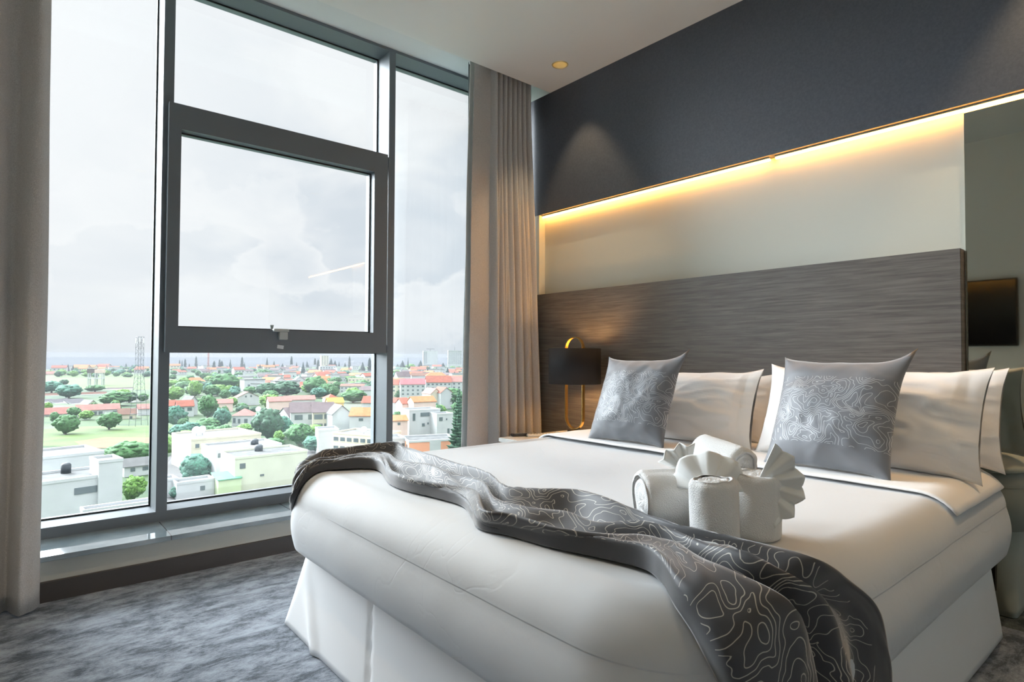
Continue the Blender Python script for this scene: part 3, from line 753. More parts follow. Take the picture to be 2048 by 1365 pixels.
def cr_interp(A, m, tens=.5):
    """Catmull-Rom along axis 0, m samples per span"""
    n = len(A); out = []
    for i in range(n-1):
        p0, p1, p2, p3 = A[max(i-1, 0)], A[i], A[i+1], A[min(i+2, n-1)]
        for k in range(m):
            t = k/m
            out.append(.5*(2*p1+(p2-p0)*t+(2*p0-5*p1+4*p2-p3)*t*t+(3*p1-p0-3*p2+p3)*t**3))
    out.append(A[-1]); return np.array(out)
B = cr_interp(A, 9)
Bl = B.transpose(1, 0, 2)
Blin = np.array([Bl[i]*(1-k/8)+Bl[i+1]*k/8 for i in range(len(Bl)-1) for k in range(8)]+[Bl[-1]])
B = (.65*cr_interp(Bl, 8)+.35*Blin).transpose(1, 0, 2)
nu, nv = B.shape[:2]
UVR = np.zeros((nu, nv, 2))
# cloth coordinates: along = running length of the middle, across = fixed cloth width
mid = B[:, nv//2]; L = np.concatenate([[0], np.cumsum(np.linalg.norm(np.diff(mid, axis=0), axis=1))])
for i in range(nu):
    seg = np.linalg.norm(np.diff(B[i], axis=0), axis=1); c = np.concatenate([[0], np.cumsum(seg)])/seg.sum()
    for j in range(nv):
        UVR[i, j] = (L[i], .04+c[j]*.68)
        x, y, z = B[i, j]
        g = bgrad((x, y, z)); s0 = bsdf((x, y, z))
        f1 = noise.noise((L[i]*2.2, j/nv*9., 3.3)); f2 = 1-2*abs(noise.noise((L[i]*2.4+j/nv*3.5, j/nv*6.+L[i]*.8, 8.))); f3 = 1-2*abs(noise.noise((L[i]*5.1-j/nv*4, j/nv*5.-L[i]*1.3, 18.)))
        add = .010*f1+.020*max(0, f2-.5)+.006*max(0, f3-.6)-.002
        edge = min(1, min(j, nv-1-j)/5)
        s1 = max(.0045+.004*edge, s0+add*edge)
        B[i, j] = np.array((x, y, z))+np.array(g)*(s1-s0)
o = link('bed_runner', grid_mesh('bed_runner', B, UVR), M_['runner']); solid(o, .003, 1)
tag(o, 'twisted grey satin runner with contour line pattern draped across the foot of the bed', 'bed runner')

# ------------------------------------------------------------------ rolled towels and folded cloths
def towel_roll(r, ln, seed, loc, axis, label, squash=1.0):
    """rolled towel along local z from 0 to ln"""
    n = 64; V = []; prof_ = []
    for k in range(9): prof_.append((r*k/9, .004*math.sin(k*2.1)+.002))
    for k in range(6):
        a = PI/2*k/5; prof_.append((r-.014+.014*math.sin(a), -.002+.014-.014*math.cos(a)))
    body = [(r, ln*k/14) for k in range(2, 13)]
    p_ = prof_+body+[(q[0], ln-q[1]) for q in prof_[::-1]]
    P = np.zeros((n, len(p_), 3))
    for i in range(n):
        a = 2*PI*i/n
        for j, (q, z) in enumerate(p_):
            spiral = .0028*math.sin((q/r)*22-a) if (j < 9 or j >= len(p_)-9) else 0
            nn_ = noise.noise((math.cos(a)*2+seed, math.sin(a)*2, z*14))
            q2 = q*(1+.055*nn_)+(.0035 if (a < 2.2) else 0)*(q/r)*(1 if q > r*.8 else 0)
            sgn = 1 if j < len(p_)/2 else -1
            P[i, j] = (q2*math.cos(a), q2*math.sin(a)*squash, z-sgn*spiral+.003*nn_)
    me = grid_mesh('towel_roll', P, closed_u=True)
    bmn = bmesh.new(); bmn.from_mesh(me); bmesh.ops.remove_doubles(bmn, verts=bmn.verts, dist=.0003); bmesh.ops.recalc_face_normals(bmn, faces=bmn.faces[:]); bmn.to_mesh(me); bmn.free()
    me.polygons.foreach_set('use_smooth', [True]*len(me.polygons))
    o = link('rolled_towel', me, M_['towel'])
    o.matrix_world = Matrix.Translation(loc) @ Vector(axis).to_track_quat('Z', 'X').to_matrix().to_4x4()
    return tag(o, label, 'towel', 'rolled white towels on the bed')
ZB = .624
a = rad(147)
towel_roll(.069, .165, 1., (1.345, .842, ZB+.072), (math.cos(a), math.sin(a), -.02), 'white rolled towel lying down with its round end towards the window')
towel_roll(.053, .150, 2., (1.218, .735, ZB-.002), (-.03, .03, 1), 'white rolled towel standing upright, closest to the grey runner')
towel_roll(.058, .145, 3., (1.375, .722, ZB-.002), (.02, -.03, 1), 'white rolled towel standing upright at the mirror side of the pile')
a = rad(255)
towel_roll(.047, .150, 4., (1.47, .925, ZB+.163), (math.cos(a), math.sin(a), -.12), 'white rolled towel lying on top of the others')
def fan(name, c, ex, ey, a0, a1, R, n_pl, amp, cup, label, r0=.012, seed=0):
    """pleated cloth fan: spans angles a0..a1 in the plane of ex, ey"""
    ex = Vector(ex).normalized(); ey = Vector(ey); ey = (ey-ex*ey.dot(ex)).normalized(); ez = ex.cross(ey)
    na, nr = n_pl*8+1, 18; P = np.zeros((na, nr, 3))
    for i in range(na):
        t = i/(na-1); a = a0+(a1-a0)*t; tri = 2*abs((t*n_pl) % 1-.5)*2-1
        for j in range(nr):
            q = j/(nr-1); Rr = R*(1+.05*tri+.04*noise.noise((t*5+seed, 1, 2)))
            rad_ = r0+(Rr-r0)*q
            off = amp*tri*q+cup*q*q
            p_ = Vector(c)+ex*math.cos(a)*rad_+ey*math.sin(a)*rad_+ez*off
            P[i, j] = p_
    cc = Vector(c)
    P -= np.array(cc)
    o = link(name, grid_mesh(name, P), M_['napkin']); o.location = cc; solid(o, .0025, 0)
    return tag(o, label, 'folded cloth', 'pleated white cloths among the rolled towels')
vd = Vector((math.cos(rad(32)), math.sin(rad(32)), -.12)).normalized()    # roughly away from the window-side foot
rt = Vector((math.sin(rad(32)), -math.cos(rad(32)), 0))
fan('folded_cloth', (1.262, .778, ZB+.108), rt, (0.05, .03, 1), rad(2), rad(178), .090, 4, .008, -.034, 'pleated white cloth arched over the middle of the towel pile', seed=1)
fan('folded_cloth', (1.35, .705, ZB+.128), rt, (0.1, 0, 1), rad(-70), rad(68), .098, 5, .009, .01, 'pleated white cloth fanned out on the mirror side of the towel pile', seed=2)
fan('folded_cloth', (1.325, .872, ZB+.125), -rt, (0, 0, 1), rad(20), rad(100), .078, 3, .010, -.01, 'small pleated white cloth tip behind the lying towel roll', seed=3)

# ------------------------------------------------------------------ the town below
GZ = -35.0
M_['ground'] = m = mat('town_ground', (.1, .15, .07), .95); t, p = nodes_of(m)
tcn = t.nodes.new('ShaderNodeTexCoord'); nn = t.nodes.new('ShaderNodeTexNoise'); nn.inputs['Scale'].default_value = .02; nn.inputs['Detail'].default_value = 9; nn.inputs['Roughness'].default_value = .6; t.links.new(tcn.outputs['Object'], nn.inputs[0])
r_ = t.nodes.new('ShaderNodeValToRGB'); q = r_.color_ramp.elements
q[0].position = .38; q[0].color = (.02, .05, .02, 1); q[1].position = .68; q[1].color = (.10, .10, .09, 1); e = q.new(.48); e.color = (.04, .08, .025, 1); e = q.new(.58); e.color = (.06, .09, .04, 1)
t.links.new(nn.outputs['Fac'], r_.inputs[0]); t.links.new(r_.outputs[0], p.inputs['Base Color'])
M_['grass'] = mat('field_grass', (.075, .13, .03), .95, var=(.08, .3))
M_['clay'] = mat('red_clay', (.24, .10, .05), .95, var=(.1, .12))
M_['asphalt'] = mat('asphalt', (.09, .09, .09), .95, var=(.3, .2))
M_['sea'] = mat('grey_sea', (.10, .105, .115), 1, spec=0)
def wallm(n, c): return mat(n, c, .9, var=(.25, .06))
M_['w_white'] = wallm('white_render', (.50, .525, .535)); M_['w_cream'] = wallm('cream_render', (.60, .56, .44)); M_['w_grey'] = wallm('grey_render', (.50, .52, .54))
M_['w_yellow'] = wallm('pale_yellow_render', (.60, .62, .50)); M_['w_salmon'] = wallm('salmon_render', (.80, .36, .22)); M_['w_green'] = wallm('pale_green_render', (.55, .66, .42))
M_['w_ochre'] = wallm('ochre_render', (.72, .52, .22)); M_['w_pink'] = wallm('pale_pink_render', (.72, .55, .50))
def roofm(n, c, s=(.6, .18)): return mat(n, c, .85, var=s)
M_['r_red'] = roofm('red_tile_roof', (.26, .075, .045)); M_['r_orange'] = roofm('orange_tile_roof', (.42, .14, .05)); M_['r_brown'] = roofm('brown_tile_roof', (.16, .085, .06))
M_['r_pink'] = roofm('pink_metal_roof', (.36, .10, .11)); M_['r_mauve'] = roofm('mauve_tile_roof', (.12, .09, .095)); M_['r_grey'] = roofm('grey_concrete_roof', (.085, .09, .09), (.5, .35))
M_['r_pale'] = roofm('pale_concrete_roof', (.115, .12, .12), (.4, .25)); M_['r_rose'] = roofm('rose_tile_roof', (.30, .13, .11)); M_['r_yel'] = roofm('yellow_tile_roof', (.46, .25, .04)); M_['r_green'] = roofm('green_court_roof', (.08, .30, .17))
M_['r_dark'] = roofm('dark_slate_roof', (.06, .055, .065))
M_['win'] = mat('window_pane_dark', (.10, .13, .14), .2); M_['balc'] = mat('shaded_balcony', (.20, .21, .22), .8)
M_['tank'] = mat('black_water_tank', (.03, .04, .05), .5); M_['dish'] = mat('white_dish', (.7, .72, .72), .5); M_['steel'] = mat('galvanised_steel', (.16, .18, .20), .5, metal=.2); M_['redsteel'] = mat('faded_red_steel', (.45, .22, .2), .6)
M_['bark'] = mat('bark', (.10, .08, .06), .9)
def leafm(n, c):
    m = mat(n, c, .8, var=(16, .6)); return m
LEAF = {'g': leafm('green_leaves', (.040, .125, .035)), 'l': leafm('light_green_leaves', (.10, .22, .035)), 'd': leafm('dark_green_leaves', (.022, .075, .035)), 't': leafm('teal_green_leaves', (.035, .13, .085)), 'p': leafm('pine_needles', (.018, .045, .038))}

MB().box(-700, 2300, 12, 1720, GZ-1, GZ).build('ground', M_['ground'], kind='structure')
MB().box(-3000, 8000, 1720.5, 8000, GZ-3, GZ-2).box(2300.5, 8000, -2000, 1720, GZ-3, GZ-2).build('sea', M_['sea'], kind='structure')
def patch(name, pts, mm, dz=.06, **k):
    P_ = [at(x, y, 2, GZ+dz) for x, y in pts]
    MB().prism([tuple(q) for q in P_], (0, 0, -.05)).build(name, M_[mm], **k)
patch('grass_field', [(60, 776), (60, 753), (150, 750), (300, 750), (330, 756), (330, 779), (230, 781)], 'grass', kind='structure')
patch('grass_field', [(40, 893), (40, 862), (170, 853), (345, 851), (345, 893)], 'grass', .06, kind='structure')
patch('clay_pitch', [(150, 884), (210, 875), (345, 876), (345, 899), (170, 896)], 'clay', .12, kind='structure')
patch('street', [(300, 1040), (330, 920), (350, 905), (395, 905), (450, 1030)], 'asphalt', .05, kind='structure')
patch('street', [(600, 1000), (610, 900), (660, 880), (680, 905), (700, 1000)], 'asphalt', .05, kind='structure')

def frame_at(px, pyt, D, rot):
    a = deep(px, pyt, D); v = np.array([a[0], a[1]]); az_ = math.atan2(v[1], v[0])
    th = az_-PI/2+math.radians(rot)                # local +y points away from the camera when rot=0
    return a, th
def building(px, pyt, D, w_, d_, rot, wall, roof, rt='flat', label='', rh=2.2, wins=(), floors=0, cols=0, ww=1.5, wh=1.2, side=0, parapet=None, zb=GZ, group=None, balc=False, name='house', cat='house', ov=.4, door=False):
    """anchor = middle of the front eaves; floors/cols = windows on the front, side = windows per floor on the left wall"""
    a, th = frame_at(px, pyt, D, rot); h = a[2]-zb
    r = empty(name, (0, 0, 0), label=label, cat=cat, group=group)
    off = Vector((math.cos(th+PI/2), math.sin(th+PI/2), 0))*(d_/2)
    r.location = (a[0]+off.x, a[1]+off.y, zb+.07); r.rotation_euler = (0, 0, th)
    h -= .07
    W2, D2 = w_/2, d_/2
    b = MB()
    if rt == 'gable': b.prism([(-W2, -D2, 0), (-W2, D2, 0), (-W2, D2, h), (-W2, 0, h+rh*.97), (-W2, -D2, h)], (w_, 0, 0))
    elif rt == 'gablef': b.prism([(-W2, -D2, 0), (W2, -D2, 0), (W2, -D2, h), (0, -D2, h+rh*.97), (-W2, -D2, h)], (0, d_, 0))
    elif rt == 'shed': b.prism([(-W2, -D2, 0), (-W2, D2, 0), (-W2, D2, h+rh*.97), (-W2, -D2, h)], (w_, 0, 0))
    else: b.box(-W2, W2, -D2, D2, 0, h)
    b.build('wall', M_[wall], r)
    f = MB(); t_ = .22
    if rt == 'flat':
        pm = M_[parapet or wall]
        f.box(-W2+.3, W2-.3, -D2+.3, D2-.3, h+.01, h+.12); f.build('roof', M_[roof], r)
        g = MB(); g.box(-W2-.1, W2+.1, -D2-.1, -D2+.29, h+.001, h+.6).box(-W2-.1, W2+.1, D2-.29, D2+.1, h+.001, h+.6).box(-W2-.1, -W2+.29, -D2+.291, D2-.291, h+.001, h+.6).box(W2-.29, W2+.1, -D2+.291, D2-.291, h+.001, h+.6)
        g.build('parapet', pm, r)
    elif rt == 'gable':
        o1 = ov
        k = rh/D2
        f.prism([(-W2-o1, -D2-o1, h-o1*k+.03), (-W2-o1, 0, h+rh+.03), (-W2-o1, D2+o1, h-o1*k+.03), (-W2-o1, D2+o1, h-o1*k+.03+t_), (-W2-o1, 0, h+rh+.03+t_), (-W2-o1, -D2-o1, h-o1*k+.03+t_)], (w_+2*o1, 0, 0)); f.build('roof', M_[roof], r)
    elif rt == 'gablef':
        o1 = ov; k = rh/W2
        f.prism([(-W2-o1, -D2-o1, h-o1*k+.03), (0, -D2-o1, h+rh+.03), (W2+o1, -D2-o1, h-o1*k+.03), (W2+o1, -D2-o1, h-o1*k+.03+t_), (0, -D2-o1, h+rh+.03+t_), (-W2-o1, -D2-o1, h-o1*k+.03+t_)], (0, d_+2*o1, 0)); f.build('roof', M_[roof], r)
    elif rt == 'shed':
        f.prism([(-W2-ov, -D2-ov, h+.03), (-W2-ov, D2+ov, h+rh+.03), (-W2-ov, D2+ov, h+rh+.03+t_), (-W2-ov, -D2-ov, h+.03+t_)], (w_+2*ov, 0, 0)); f.build('roof', M_[roof], r)
    elif rt == 'hip':
        o1 = ov; z0 = h+.01; c = min(W2, D2)
        B0 = [(-W2-o1, -D2-o1, z0), (W2+o1, -D2-o1, z0), (W2+o1, D2+o1, z0), (-W2-o1, D2+o1, z0)]
        if W2 >= D2: T0 = [(-W2+c, 0, z0+rh), (W2-c+.01, 0, z0+rh)]; fs = [(0, 1, 'b', 'a'), (2, 3, 'a', 'b')]; es = [(3, 0, 'a'), (1, 2, 'b')]
        else: T0 = [(0, -D2+c, z0+rh), (0, D2-c+.01, z0+rh)]; fs = [(1, 2, 'b', 'a'), (3, 0, 'a', 'b')]; es = [(0, 1, 'a'), (2, 3, 'b')]
        vv = [f.bm.verts.new(q) for q in B0]; ta = {'a': f.bm.verts.new(T0[0]), 'b': f.bm.verts.new(T0[1])}
        f.bm.faces.new(vv[::-1])
        for i, j, k1, k2 in fs: f.bm.faces.new((vv[i], vv[j], ta[k1], ta[k2]))
        for i, j, k1 in es: f.bm.faces.new((vv[i], vv[j], ta[k1]))
        f.build('roof', M_[roof], r)
    # windows
    if floors and cols:
        mw = MB().box(-ww/2, ww/2, -.06, .06, -wh/2, wh/2).box(-ww/2-.12, ww/2+.12, -.10, .05, -wh/2-.14, -wh/2-.02, mi=1).mesh('window')
        for m__ in (M_['balc' if balc else 'win'], M_[wall]): mw.materials.append(m__)
        for i in range(floors):
            z = h-1.7-i*3.0
            if z < 1: break
            for j in range(cols):
                o = link('window', mw, None, r); o.location = (-W2+w_*(j+.5)/cols, -D2-.03, z)
            for j in range(side):
                o = link('window', mw, None, r); o.location = (-W2-.03, -D2+d_*(j+.5)/side, z); o.rotation_euler = (0, 0, PI/2)
    for (wx, wz, ww_, wh_) in wins:     # extra windows: fraction across the front, metres under the eaves
        MB().box(-W2+w_*wx-ww_/2, -W2+w_*wx+ww_/2, -D2-.12, -D2+.05, h-wz-wh_, h-wz).build('window', M_['win'], r)
    r['_h'] = h; r['_w'] = w_; r['_d'] = d_
    return r
def on_roof(b, fx, fy, dz=.125):
    p_ = Vector((fx*b['_w']/2, fy*b['_d']/2, b['_h']+dz)); R3 = Matrix.Rotation(b.rotation_euler.z, 3, 'Z')
    return Vector(b.location)+R3 @ p_
def tank(p_, r_, h_, label, mm='tank'):
    o = MB().lathe([(.01, 0), (r_, 0), (r_, h_*.8), (r_*.7, h_*.95), (r_*.25, h_), (.01, h_)], n=20).build('water_tank', M_[mm]); o.location = p_
    return tag(o, label, 'water tank')
def dish(p_, r_, label, face=(-.6, -.7, .45)):
    b = MB().lathe([(.01, 0), (r_*.5, r_*.07), (r_, r_*.28), (r_, r_*.31), (r_*.5, r_*.10), (.01, .03)], n=20)
    me = b.mesh('dish'); q = Vector(face).to_track_quat('Z', 'Y').to_matrix().to_4x4()
    me.transform(Matrix.Translation((0, 0, r_*1.25)) @ q)
    bm2 = bmesh.new(); bm2.from_mesh(me)
    me2 = bm2; bm2.to_mesh(me); bm2.free()
    r = empty('satellite_dish', p_, label=label, cat='satellite dish')
    link('reflector', me, M_['dish'], r)
    MB().tube([(0, 0, 0), (0, 0, r_*1.2)], .06, 6).build('mast', M_['steel'], r)
    return r

# --- named buildings, near to far
bA = building(150, 962, 118, 15.5, 12, 14, 'w_white', 'r_grey', label='big modern white building with grey roof at the lower left window corner', floors=0, wins=((.72, 1.5, 7.0, 1.3), (.42, 7.8, 1.6, .8)), name='apartment_building', cat='building')
bA2 = building(222, 925, 122, 4.2, 7, 14, 'w_white', 'r_pale', label='tall narrow white stair block beside the big modern building', name='apartment_building', cat='building')
building(130, 915, 134, 15, 14, 14, 'w_white', 'r_pale', label='white block with pale flat roof behind the big modern building', name='apartment_building', cat='building')
building(247, 1016, 108, 12, 3, 10, 'w_grey', 'r_grey', label='low grey roofed annex right of the big modern building', name='outbuilding', cat='building')
building(277, 932, 176, 7.2, 6, 12, 'w_white', 'r_pale', 'gable', 'small white shed with pale sloping roof among the trees', rh=1.8, wins=((.3, .5, 1.2, 1), (.75, .5, 1.5, 1)), name='outbuilding', cat='building')
bU3 = building(545, 912, 160, 19.0, 13, 19, 'w_yellow', 'r_grey', label='pale yellow flat roofed building nearest above the sill, green side wall', parapet='w_yellow', wins=((.10, 1.2, 1.4, 1.3), (.36, 4.6, 1.0, .5), (.84, 5., .9, .5)), name='apartment_building', cat='building')
bU2 = building(500, 897, 174, 18.5, 14, 19, 'w_white', 'r_pale', label='white flat roofed building behind the pale yellow one', wins=((.05, .6, .8, 1.2),), side=0, name='apartment_building', cat='building')
bU1 = building(455, 876, 188, 21, 20, 19, 'w_cream', 'r_pale', label='long cream and white flat roofed block, rearmost of the three', floors=2, cols=6, ww=1.1, name='apartment_building', cat='building')
tank(on_roof(bU2, .35, -.2), 1.1, 1.7, 'black water tank on the white flat roof'); tank(on_roof(bU3, -.05, .5), 1.1, 1.8, 'black water tank on the pale yellow building')
tank(on_roof(bA, .1, .6), .9, 2.2, 'black water tank on the big modern white building')
dish(on_roof(bU1, -.55, .1), 1.3, 'white dish, left one on the long cream block'); dish(on_roof(bU1, -.38, .1), 1.3, 'white dish, right one on the long cream block')
b = building(392, 966, 150, 8.6, 5.5, 14, 'w_white', 'r_pale', label='small white one storey hut with a barred window above the sill', wins=((.68, 1.0, 1.1, 1.1),), name='outbuilding', cat='building')
building(344, 962, 150, 2.6, 5, 14, 'w_grey', 'r_pale', label='low grey wall end left of the small white hut', name='outbuilding', cat='building')
building(460, 960, 152, 5.5, 7, 14, 'w_green', 'r_green', 'shed', 'green sloping court roof in front of the white blocks', rh=.8, name='outbuilding', cat='building', ov=.2)
bT = building(712, 871, 200, 19.5, 12, -38, 'w_cream', 'r_pale', label='long cream apartment block with rows of windows left of the right mullion', floors=3, cols=7, ww=1.9, wh=1.3, name='apartment_building', cat='building')
building(657, 862, 214, 7.0, 9, 8, 'w_white', 'r_pale', label='blank white end block of the long cream apartments', name='apartment_building', cat='building')
dish(on_roof(bT, .1, -.5), 1.1, 'white dish on the long cream apartment block')
bS = building(868, 884, 190, 16.0, 13, 14, 'w_salmon', 'r_grey', label='salmon and white flat roofed building right of the mullion', floors=0, parapet='w_white', name='apartment_building', cat='building')
MB().box(-1.4, 2.2, -6.62, -6.51, 0, bS['_h']).build('panel', M_['w_white'], bS)
for k_ in range(2): MB().box(-8.12, -8.02, -4+k_*4.6, -2.4+k_*4.6, bS['_h']-2.1, bS['_h']-.9).build('window', M_['win'], bS)
building(796, 880, 192, 5.0, 10, 14, 'w_grey', 'r_grey', label='grey wing with small windows left of the salmon building', floors=2, cols=3, ww=.9, wh=.9, name='apartment_building', cat='building')
building(850, 822, 262, 14.5, 11, 22, 'w_white', 'r_pale', label='white modern house with square windows right of the mullion', wins=((.15, 1, 1.2, 3.2), (.50, .8, 4.2, 1.7), (.45, 5.5, 1.3, 1.3), (.60, 5.2, .7, .9), (.75, 6, 1.6, 1.4)), name='house', cat='house')
building(890, 830, 258, 7.5, 8, 22, 'w_white', 'r_pale', label='lower white wing of the modern house beside the tall pine', wins=((.25, 1, 1.6, 1.6), (.6, 1.6, .6, .8), (.72, 6, 1.0, 2.2)), name='house', cat='house')
building(798, 842, 250, 7.5, 8, 14, 'w_pink', 'r_orange', 'gable', 'pink walled house with orange roof low beside the right mullion', rh=1.8, wins=((.5, .8, 1.2, 1),))
building(592, 832, 292, 7.3, 11, 28, 'w_white', 'r_mauve', 'gable', 'white end house of the twin mauve roofed row, with blank gable', rh=3.6)
building(611, 825, 288, 13.5, 12, 4, 'w_grey', 'r_mauve', 'gable', 'left half of the twin house with dark mauve roof', rh=4.2, wins=((.27, 1.2, 3.7, 2.4), (.73, 1.2, 3.7, 2.4)))
building(647, 825, 286, 10.0, 12, 4, 'w_cream', 'r_mauve', 'gable', 'right half of the twin house with dark mauve roof and cream balconies', rh=4.2, wins=((.27, 1.0, 3.9, 2.3), (.73, 1.0, 3.9, 2.3), (.27, 5.4, 3.9, 1.8), (.73, 5.4, 3.9, 1.8)))
building(684, 829, 280, 9.0, 12, 16, 'w_white', 'r_pale', 'gablef', 'white house with tall gable right of the twin mauve roofs', rh=4.0)
building(722, 832, 272, 10.5, 9, -14, 'w_grey', 'r_orange', 'gable', 'grey house with bright orange roof left of the right mullion', rh=3.2, wins=((.5, 1.2, 2, 1.2),))
building(484, 832, 300, 9.5, 9, -16, 'w_white', 'r_rose', 'hip', 'white house with rose hipped roof in the middle pane', rh=3.2, wins=((.12, 1.2, 1.2, 2.4), (.36, 1.6, 1.1, 2.2), (.7, 1.6, 1.6, 2.4)))
dish(at(517, 826, 2, GZ+10.2)*1.0, 1.2, 'very large white dish right of the rose roofed house')
building(371, 813, 342, 8.6, 9, 6, 'w_white', 'r_red', 'gable', 'white house with red roof and twin windows beside the left mullion', rh=3.0, wins=((.30, .8, 2.3, 1.9), (.75, .8, 2.3, 1.9)))
building(343, 812, 345, 5.0, 9, 6, 'w_white', 'r_red', 'gable', 'red roofed neighbour house cut by the left mullion', rh=2.8)
building(388, 803, 352, 4.5, 10, 28, 'w_white', 'r_pale', 'gablef', 'tall white blank gable behind the red roofed house', rh=2.8)
building(450, 807, 372, 9.0, 8, 4, 'w_pink', 'r_rose', 'gable', 'low house with long rose roof left of the rose hipped house', rh=2.2)
building(497, 795, 420, 14.5, 9, 16, 'w_white', 'r_brown', 'gablef', 'white gabled house with two dark windows in the middle distance', rh=3.6, wins=((.38, -1.2, 1.2, 1.3), (.62, -1.5, 1.2, 1.5)))
building(560, 803, 340, 12, 8, 10, 'w_pink', 'r_rose', 'gable', 'pale rose roofed house behind the twin mauve roofs, left end', rh=2.2)
building(600, 800, 350, 17, 8, 6, 'w_grey', 'r_rose', 'gable', 'long greyish rose roof behind the twin mauve roofs', rh=2.0)
building(672, 806, 335, 8.5, 9, 10, 'w_ochre', 'r_yel', 'gable', 'house with bright yellow roof in the middle distance', rh=2.4)
building(667, 797, 370, 7, 8, 26, 'w_grey', 'r_red', 'hip', 'small red hipped roof just behind the yellow roof', rh=2.4)
building(735, 806, 330, 6.5, 9, -16, 'w_white', 'r_red', 'gable', 'steep dark red roof touching the right mullion', rh=3.2)
building(492, 771, 640, 9.5, 8, 4, 'w_white', 'r_dark', 'gable', 'small house with dark roof among the trees', rh=3.0)
building(391, 764, 690, 22, 12, 4, 'w_ochre', 'r_orange', 'hip', 'wide bright orange hipped roof among the trees', rh=4.6)
building(360, 766, 680, 8, 9, 22, 'w_white', 'r_pale', 'gablef', 'white gable left of the wide orange roof', rh=3)
building(541, 760, 720, 17, 10, -10, 'w_cream', 'r_rose', 'gable', 'cream house with pinkish roof beyond the green trees', rh=3.4, floors=1, cols=4)
building(497, 752, 760, 22, 10, 4, 'w_grey', 'r_pale', label='long grey white flat roofed row beyond the trees', floors=2, cols=6, ww=1.5)
building(562, 764, 640, 13, 10, 20, 'w_white', 'r_rose', 'gablef', 'white house with rose gable roof left of the big round trees', rh=4.6, wins=((.4, 1, 1, 1.2), (.65, 1, 1, 1.2)))
building(600, 761, 660, 11, 9, 20, 'w_grey', 'r_pale', 'gablef', 'pale gabled house with two small windows beside the big round trees', rh=4., wins=((.3, .5, .9, 1.2), (.45, .5, .9, 1.2)))
building(718, 758, 700, 26, 12, -14, 'w_cream', 'r_pale', label='wide cream building with stepped flat roofs near the right mullion', floors=2, cols=6, ww=2, name='apartment_building', cat='building')
building(704, 773, 560, 22, 11, -10, 'w_white', 'r_brown', 'gable', 'long white building with thin brown roof left of the right mullion', rh=1.8, floors=2, cols=6)
building(734, 781, 500, 12, 11, -14, 'w_white', 'r_mauve', 'gable', 'white terrace with striped mauve roofs at the right mullion', rh=3)
building(663, 765, 600, 8, 9, 0, 'w_cream', 'r_pale', label='pale cream box house between two green trees', floors=2, cols=3)
# left pane
building(133, 812, 436, 13, 12, 26, 'w_white', 'r_dark', 'shed', 'dark mono pitch roof house, leftmost of the sawtooth row', rh=4.2)
building(105, 812, 440, 10, 12, 26, 'w_white', 'r_dark', 'shed', 'dark mono pitch roof house cut by the left curtain', rh=4.2)
building(163, 812, 430, 12, 12, 26, 'w_white', 'r_dark', 'shed', 'dark mono pitch roof house in the middle of the sawtooth row', rh=4.2)
building(186, 811, 426, 7.5, 12, 26, 'w_cream', 'r_pale', 'gablef', 'cream gable ending the sawtooth row of dark roofs', rh=3.4)
building(150, 794, 520, 46, 9, 4, 'w_white', 'r_brown', 'gable', 'long low brown roofed terrace behind the sawtooth row', rh=3.2)
building(207, 784, 600, 10, 10, 18, 'w_white', 'r_dark', 'gable', 'small dark roofed house right of the long brown terrace', rh=3.)
building(242, 783, 610, 22, 10, 4, 'w_white', 'r_mauve', 'gable', 'wide mauve roofed house behind the lattice mast', rh=3.4)
building(120, 828, 345, 18, 8, 4, 'w_white', 'r_rose', 'gable', 'white house with rose roof low beside the left curtain', rh=3.2, wins=((.2, .9, 2, 1.4), (.7, .9, 2, 1.4)))
building(197, 820, 350, 21, 9, 4, 'w_white', 'r_rose', 'gable', 'long white house with rose roof behind the round green trees', rh=2.8, wins=((.42, 1, 1.9, 1.9), (.55, 1, 1.9, 1.9), (.88, 1, 1.9, 1.2)))
building(255, 829, 330, 8.5, 8, 4, 'w_cream', 'r_brown', 'gable', 'cream house with brown roof beside the lattice mast foot', rh=2.8, wins=((.15, 1.2, 1, 1.4), (.7, 1.2, 1.2, 1.4)))
building(292, 818, 350, 8, 8, 4, 'w_grey', 'r_rose', 'gable', 'grey house with rose roof behind the lattice mast foot', rh=2.4)
building(110, 748, 1000, 34, 12, 4, 'w_pink', 'r_rose', 'hip', 'long pinkish house beyond the field beside the left curtain', rh=4)
building(277, 741, 1250, 50, 14, 4, 'w_cream', 'r_orange', label='long peach and cream building on the skyline behind the lattice mast', floors=2, cols=10, ww=2.5, wh=1.6, name='apartment_building', cat='building')
# right pane
building(826, 769, 470, 19.5, 11, 6, 'w_white', 'r_pink', 'gable', 'white terrace with long pinkish red roof right of the mullion', rh=4.0, floors=3, cols=5, ww=1.6)
building(878, 765, 480, 20, 11, 6, 'w_white', 'r_red', 'gable', 'white terrace with long brick red roof in the right pane', rh=4.6, floors=2, cols=6, ww=1.6)
building(918, 764, 485, 12, 11, 6, 'w_white', 'r_rose', 'gable', 'rose roofed terrace end beside the corner curtain', rh=4.2, floors=2, cols=3)
building(793, 770, 475, 8, 11, 6, 'w_cream', 'r_red', 'gable', 'small brick red roof touching the right mullion', rh=3.8, floors=2, cols=2)
building(872, 788, 400, 8, 12, 30, 'w_cream', 'r_rose', 'gablef', 'cream gabled house with rose roof below the red terraces', rh=3.4)
building(893, 786, 400, 9, 12, 30, 'w_white', 'r_red', 'gablef', 'white gabled house with red roof below the red terraces', rh=3.4)
building(850, 804, 330, 13, 10, 22, 'w_pink', 'r_orange', 'gable', 'orange roof just above the white modern house', rh=2.6)
building(818, 808, 335, 8, 10, 22, 'w_pink', 'r_red', 'gable', 'dull red roof left of the orange roof', rh=2.6)
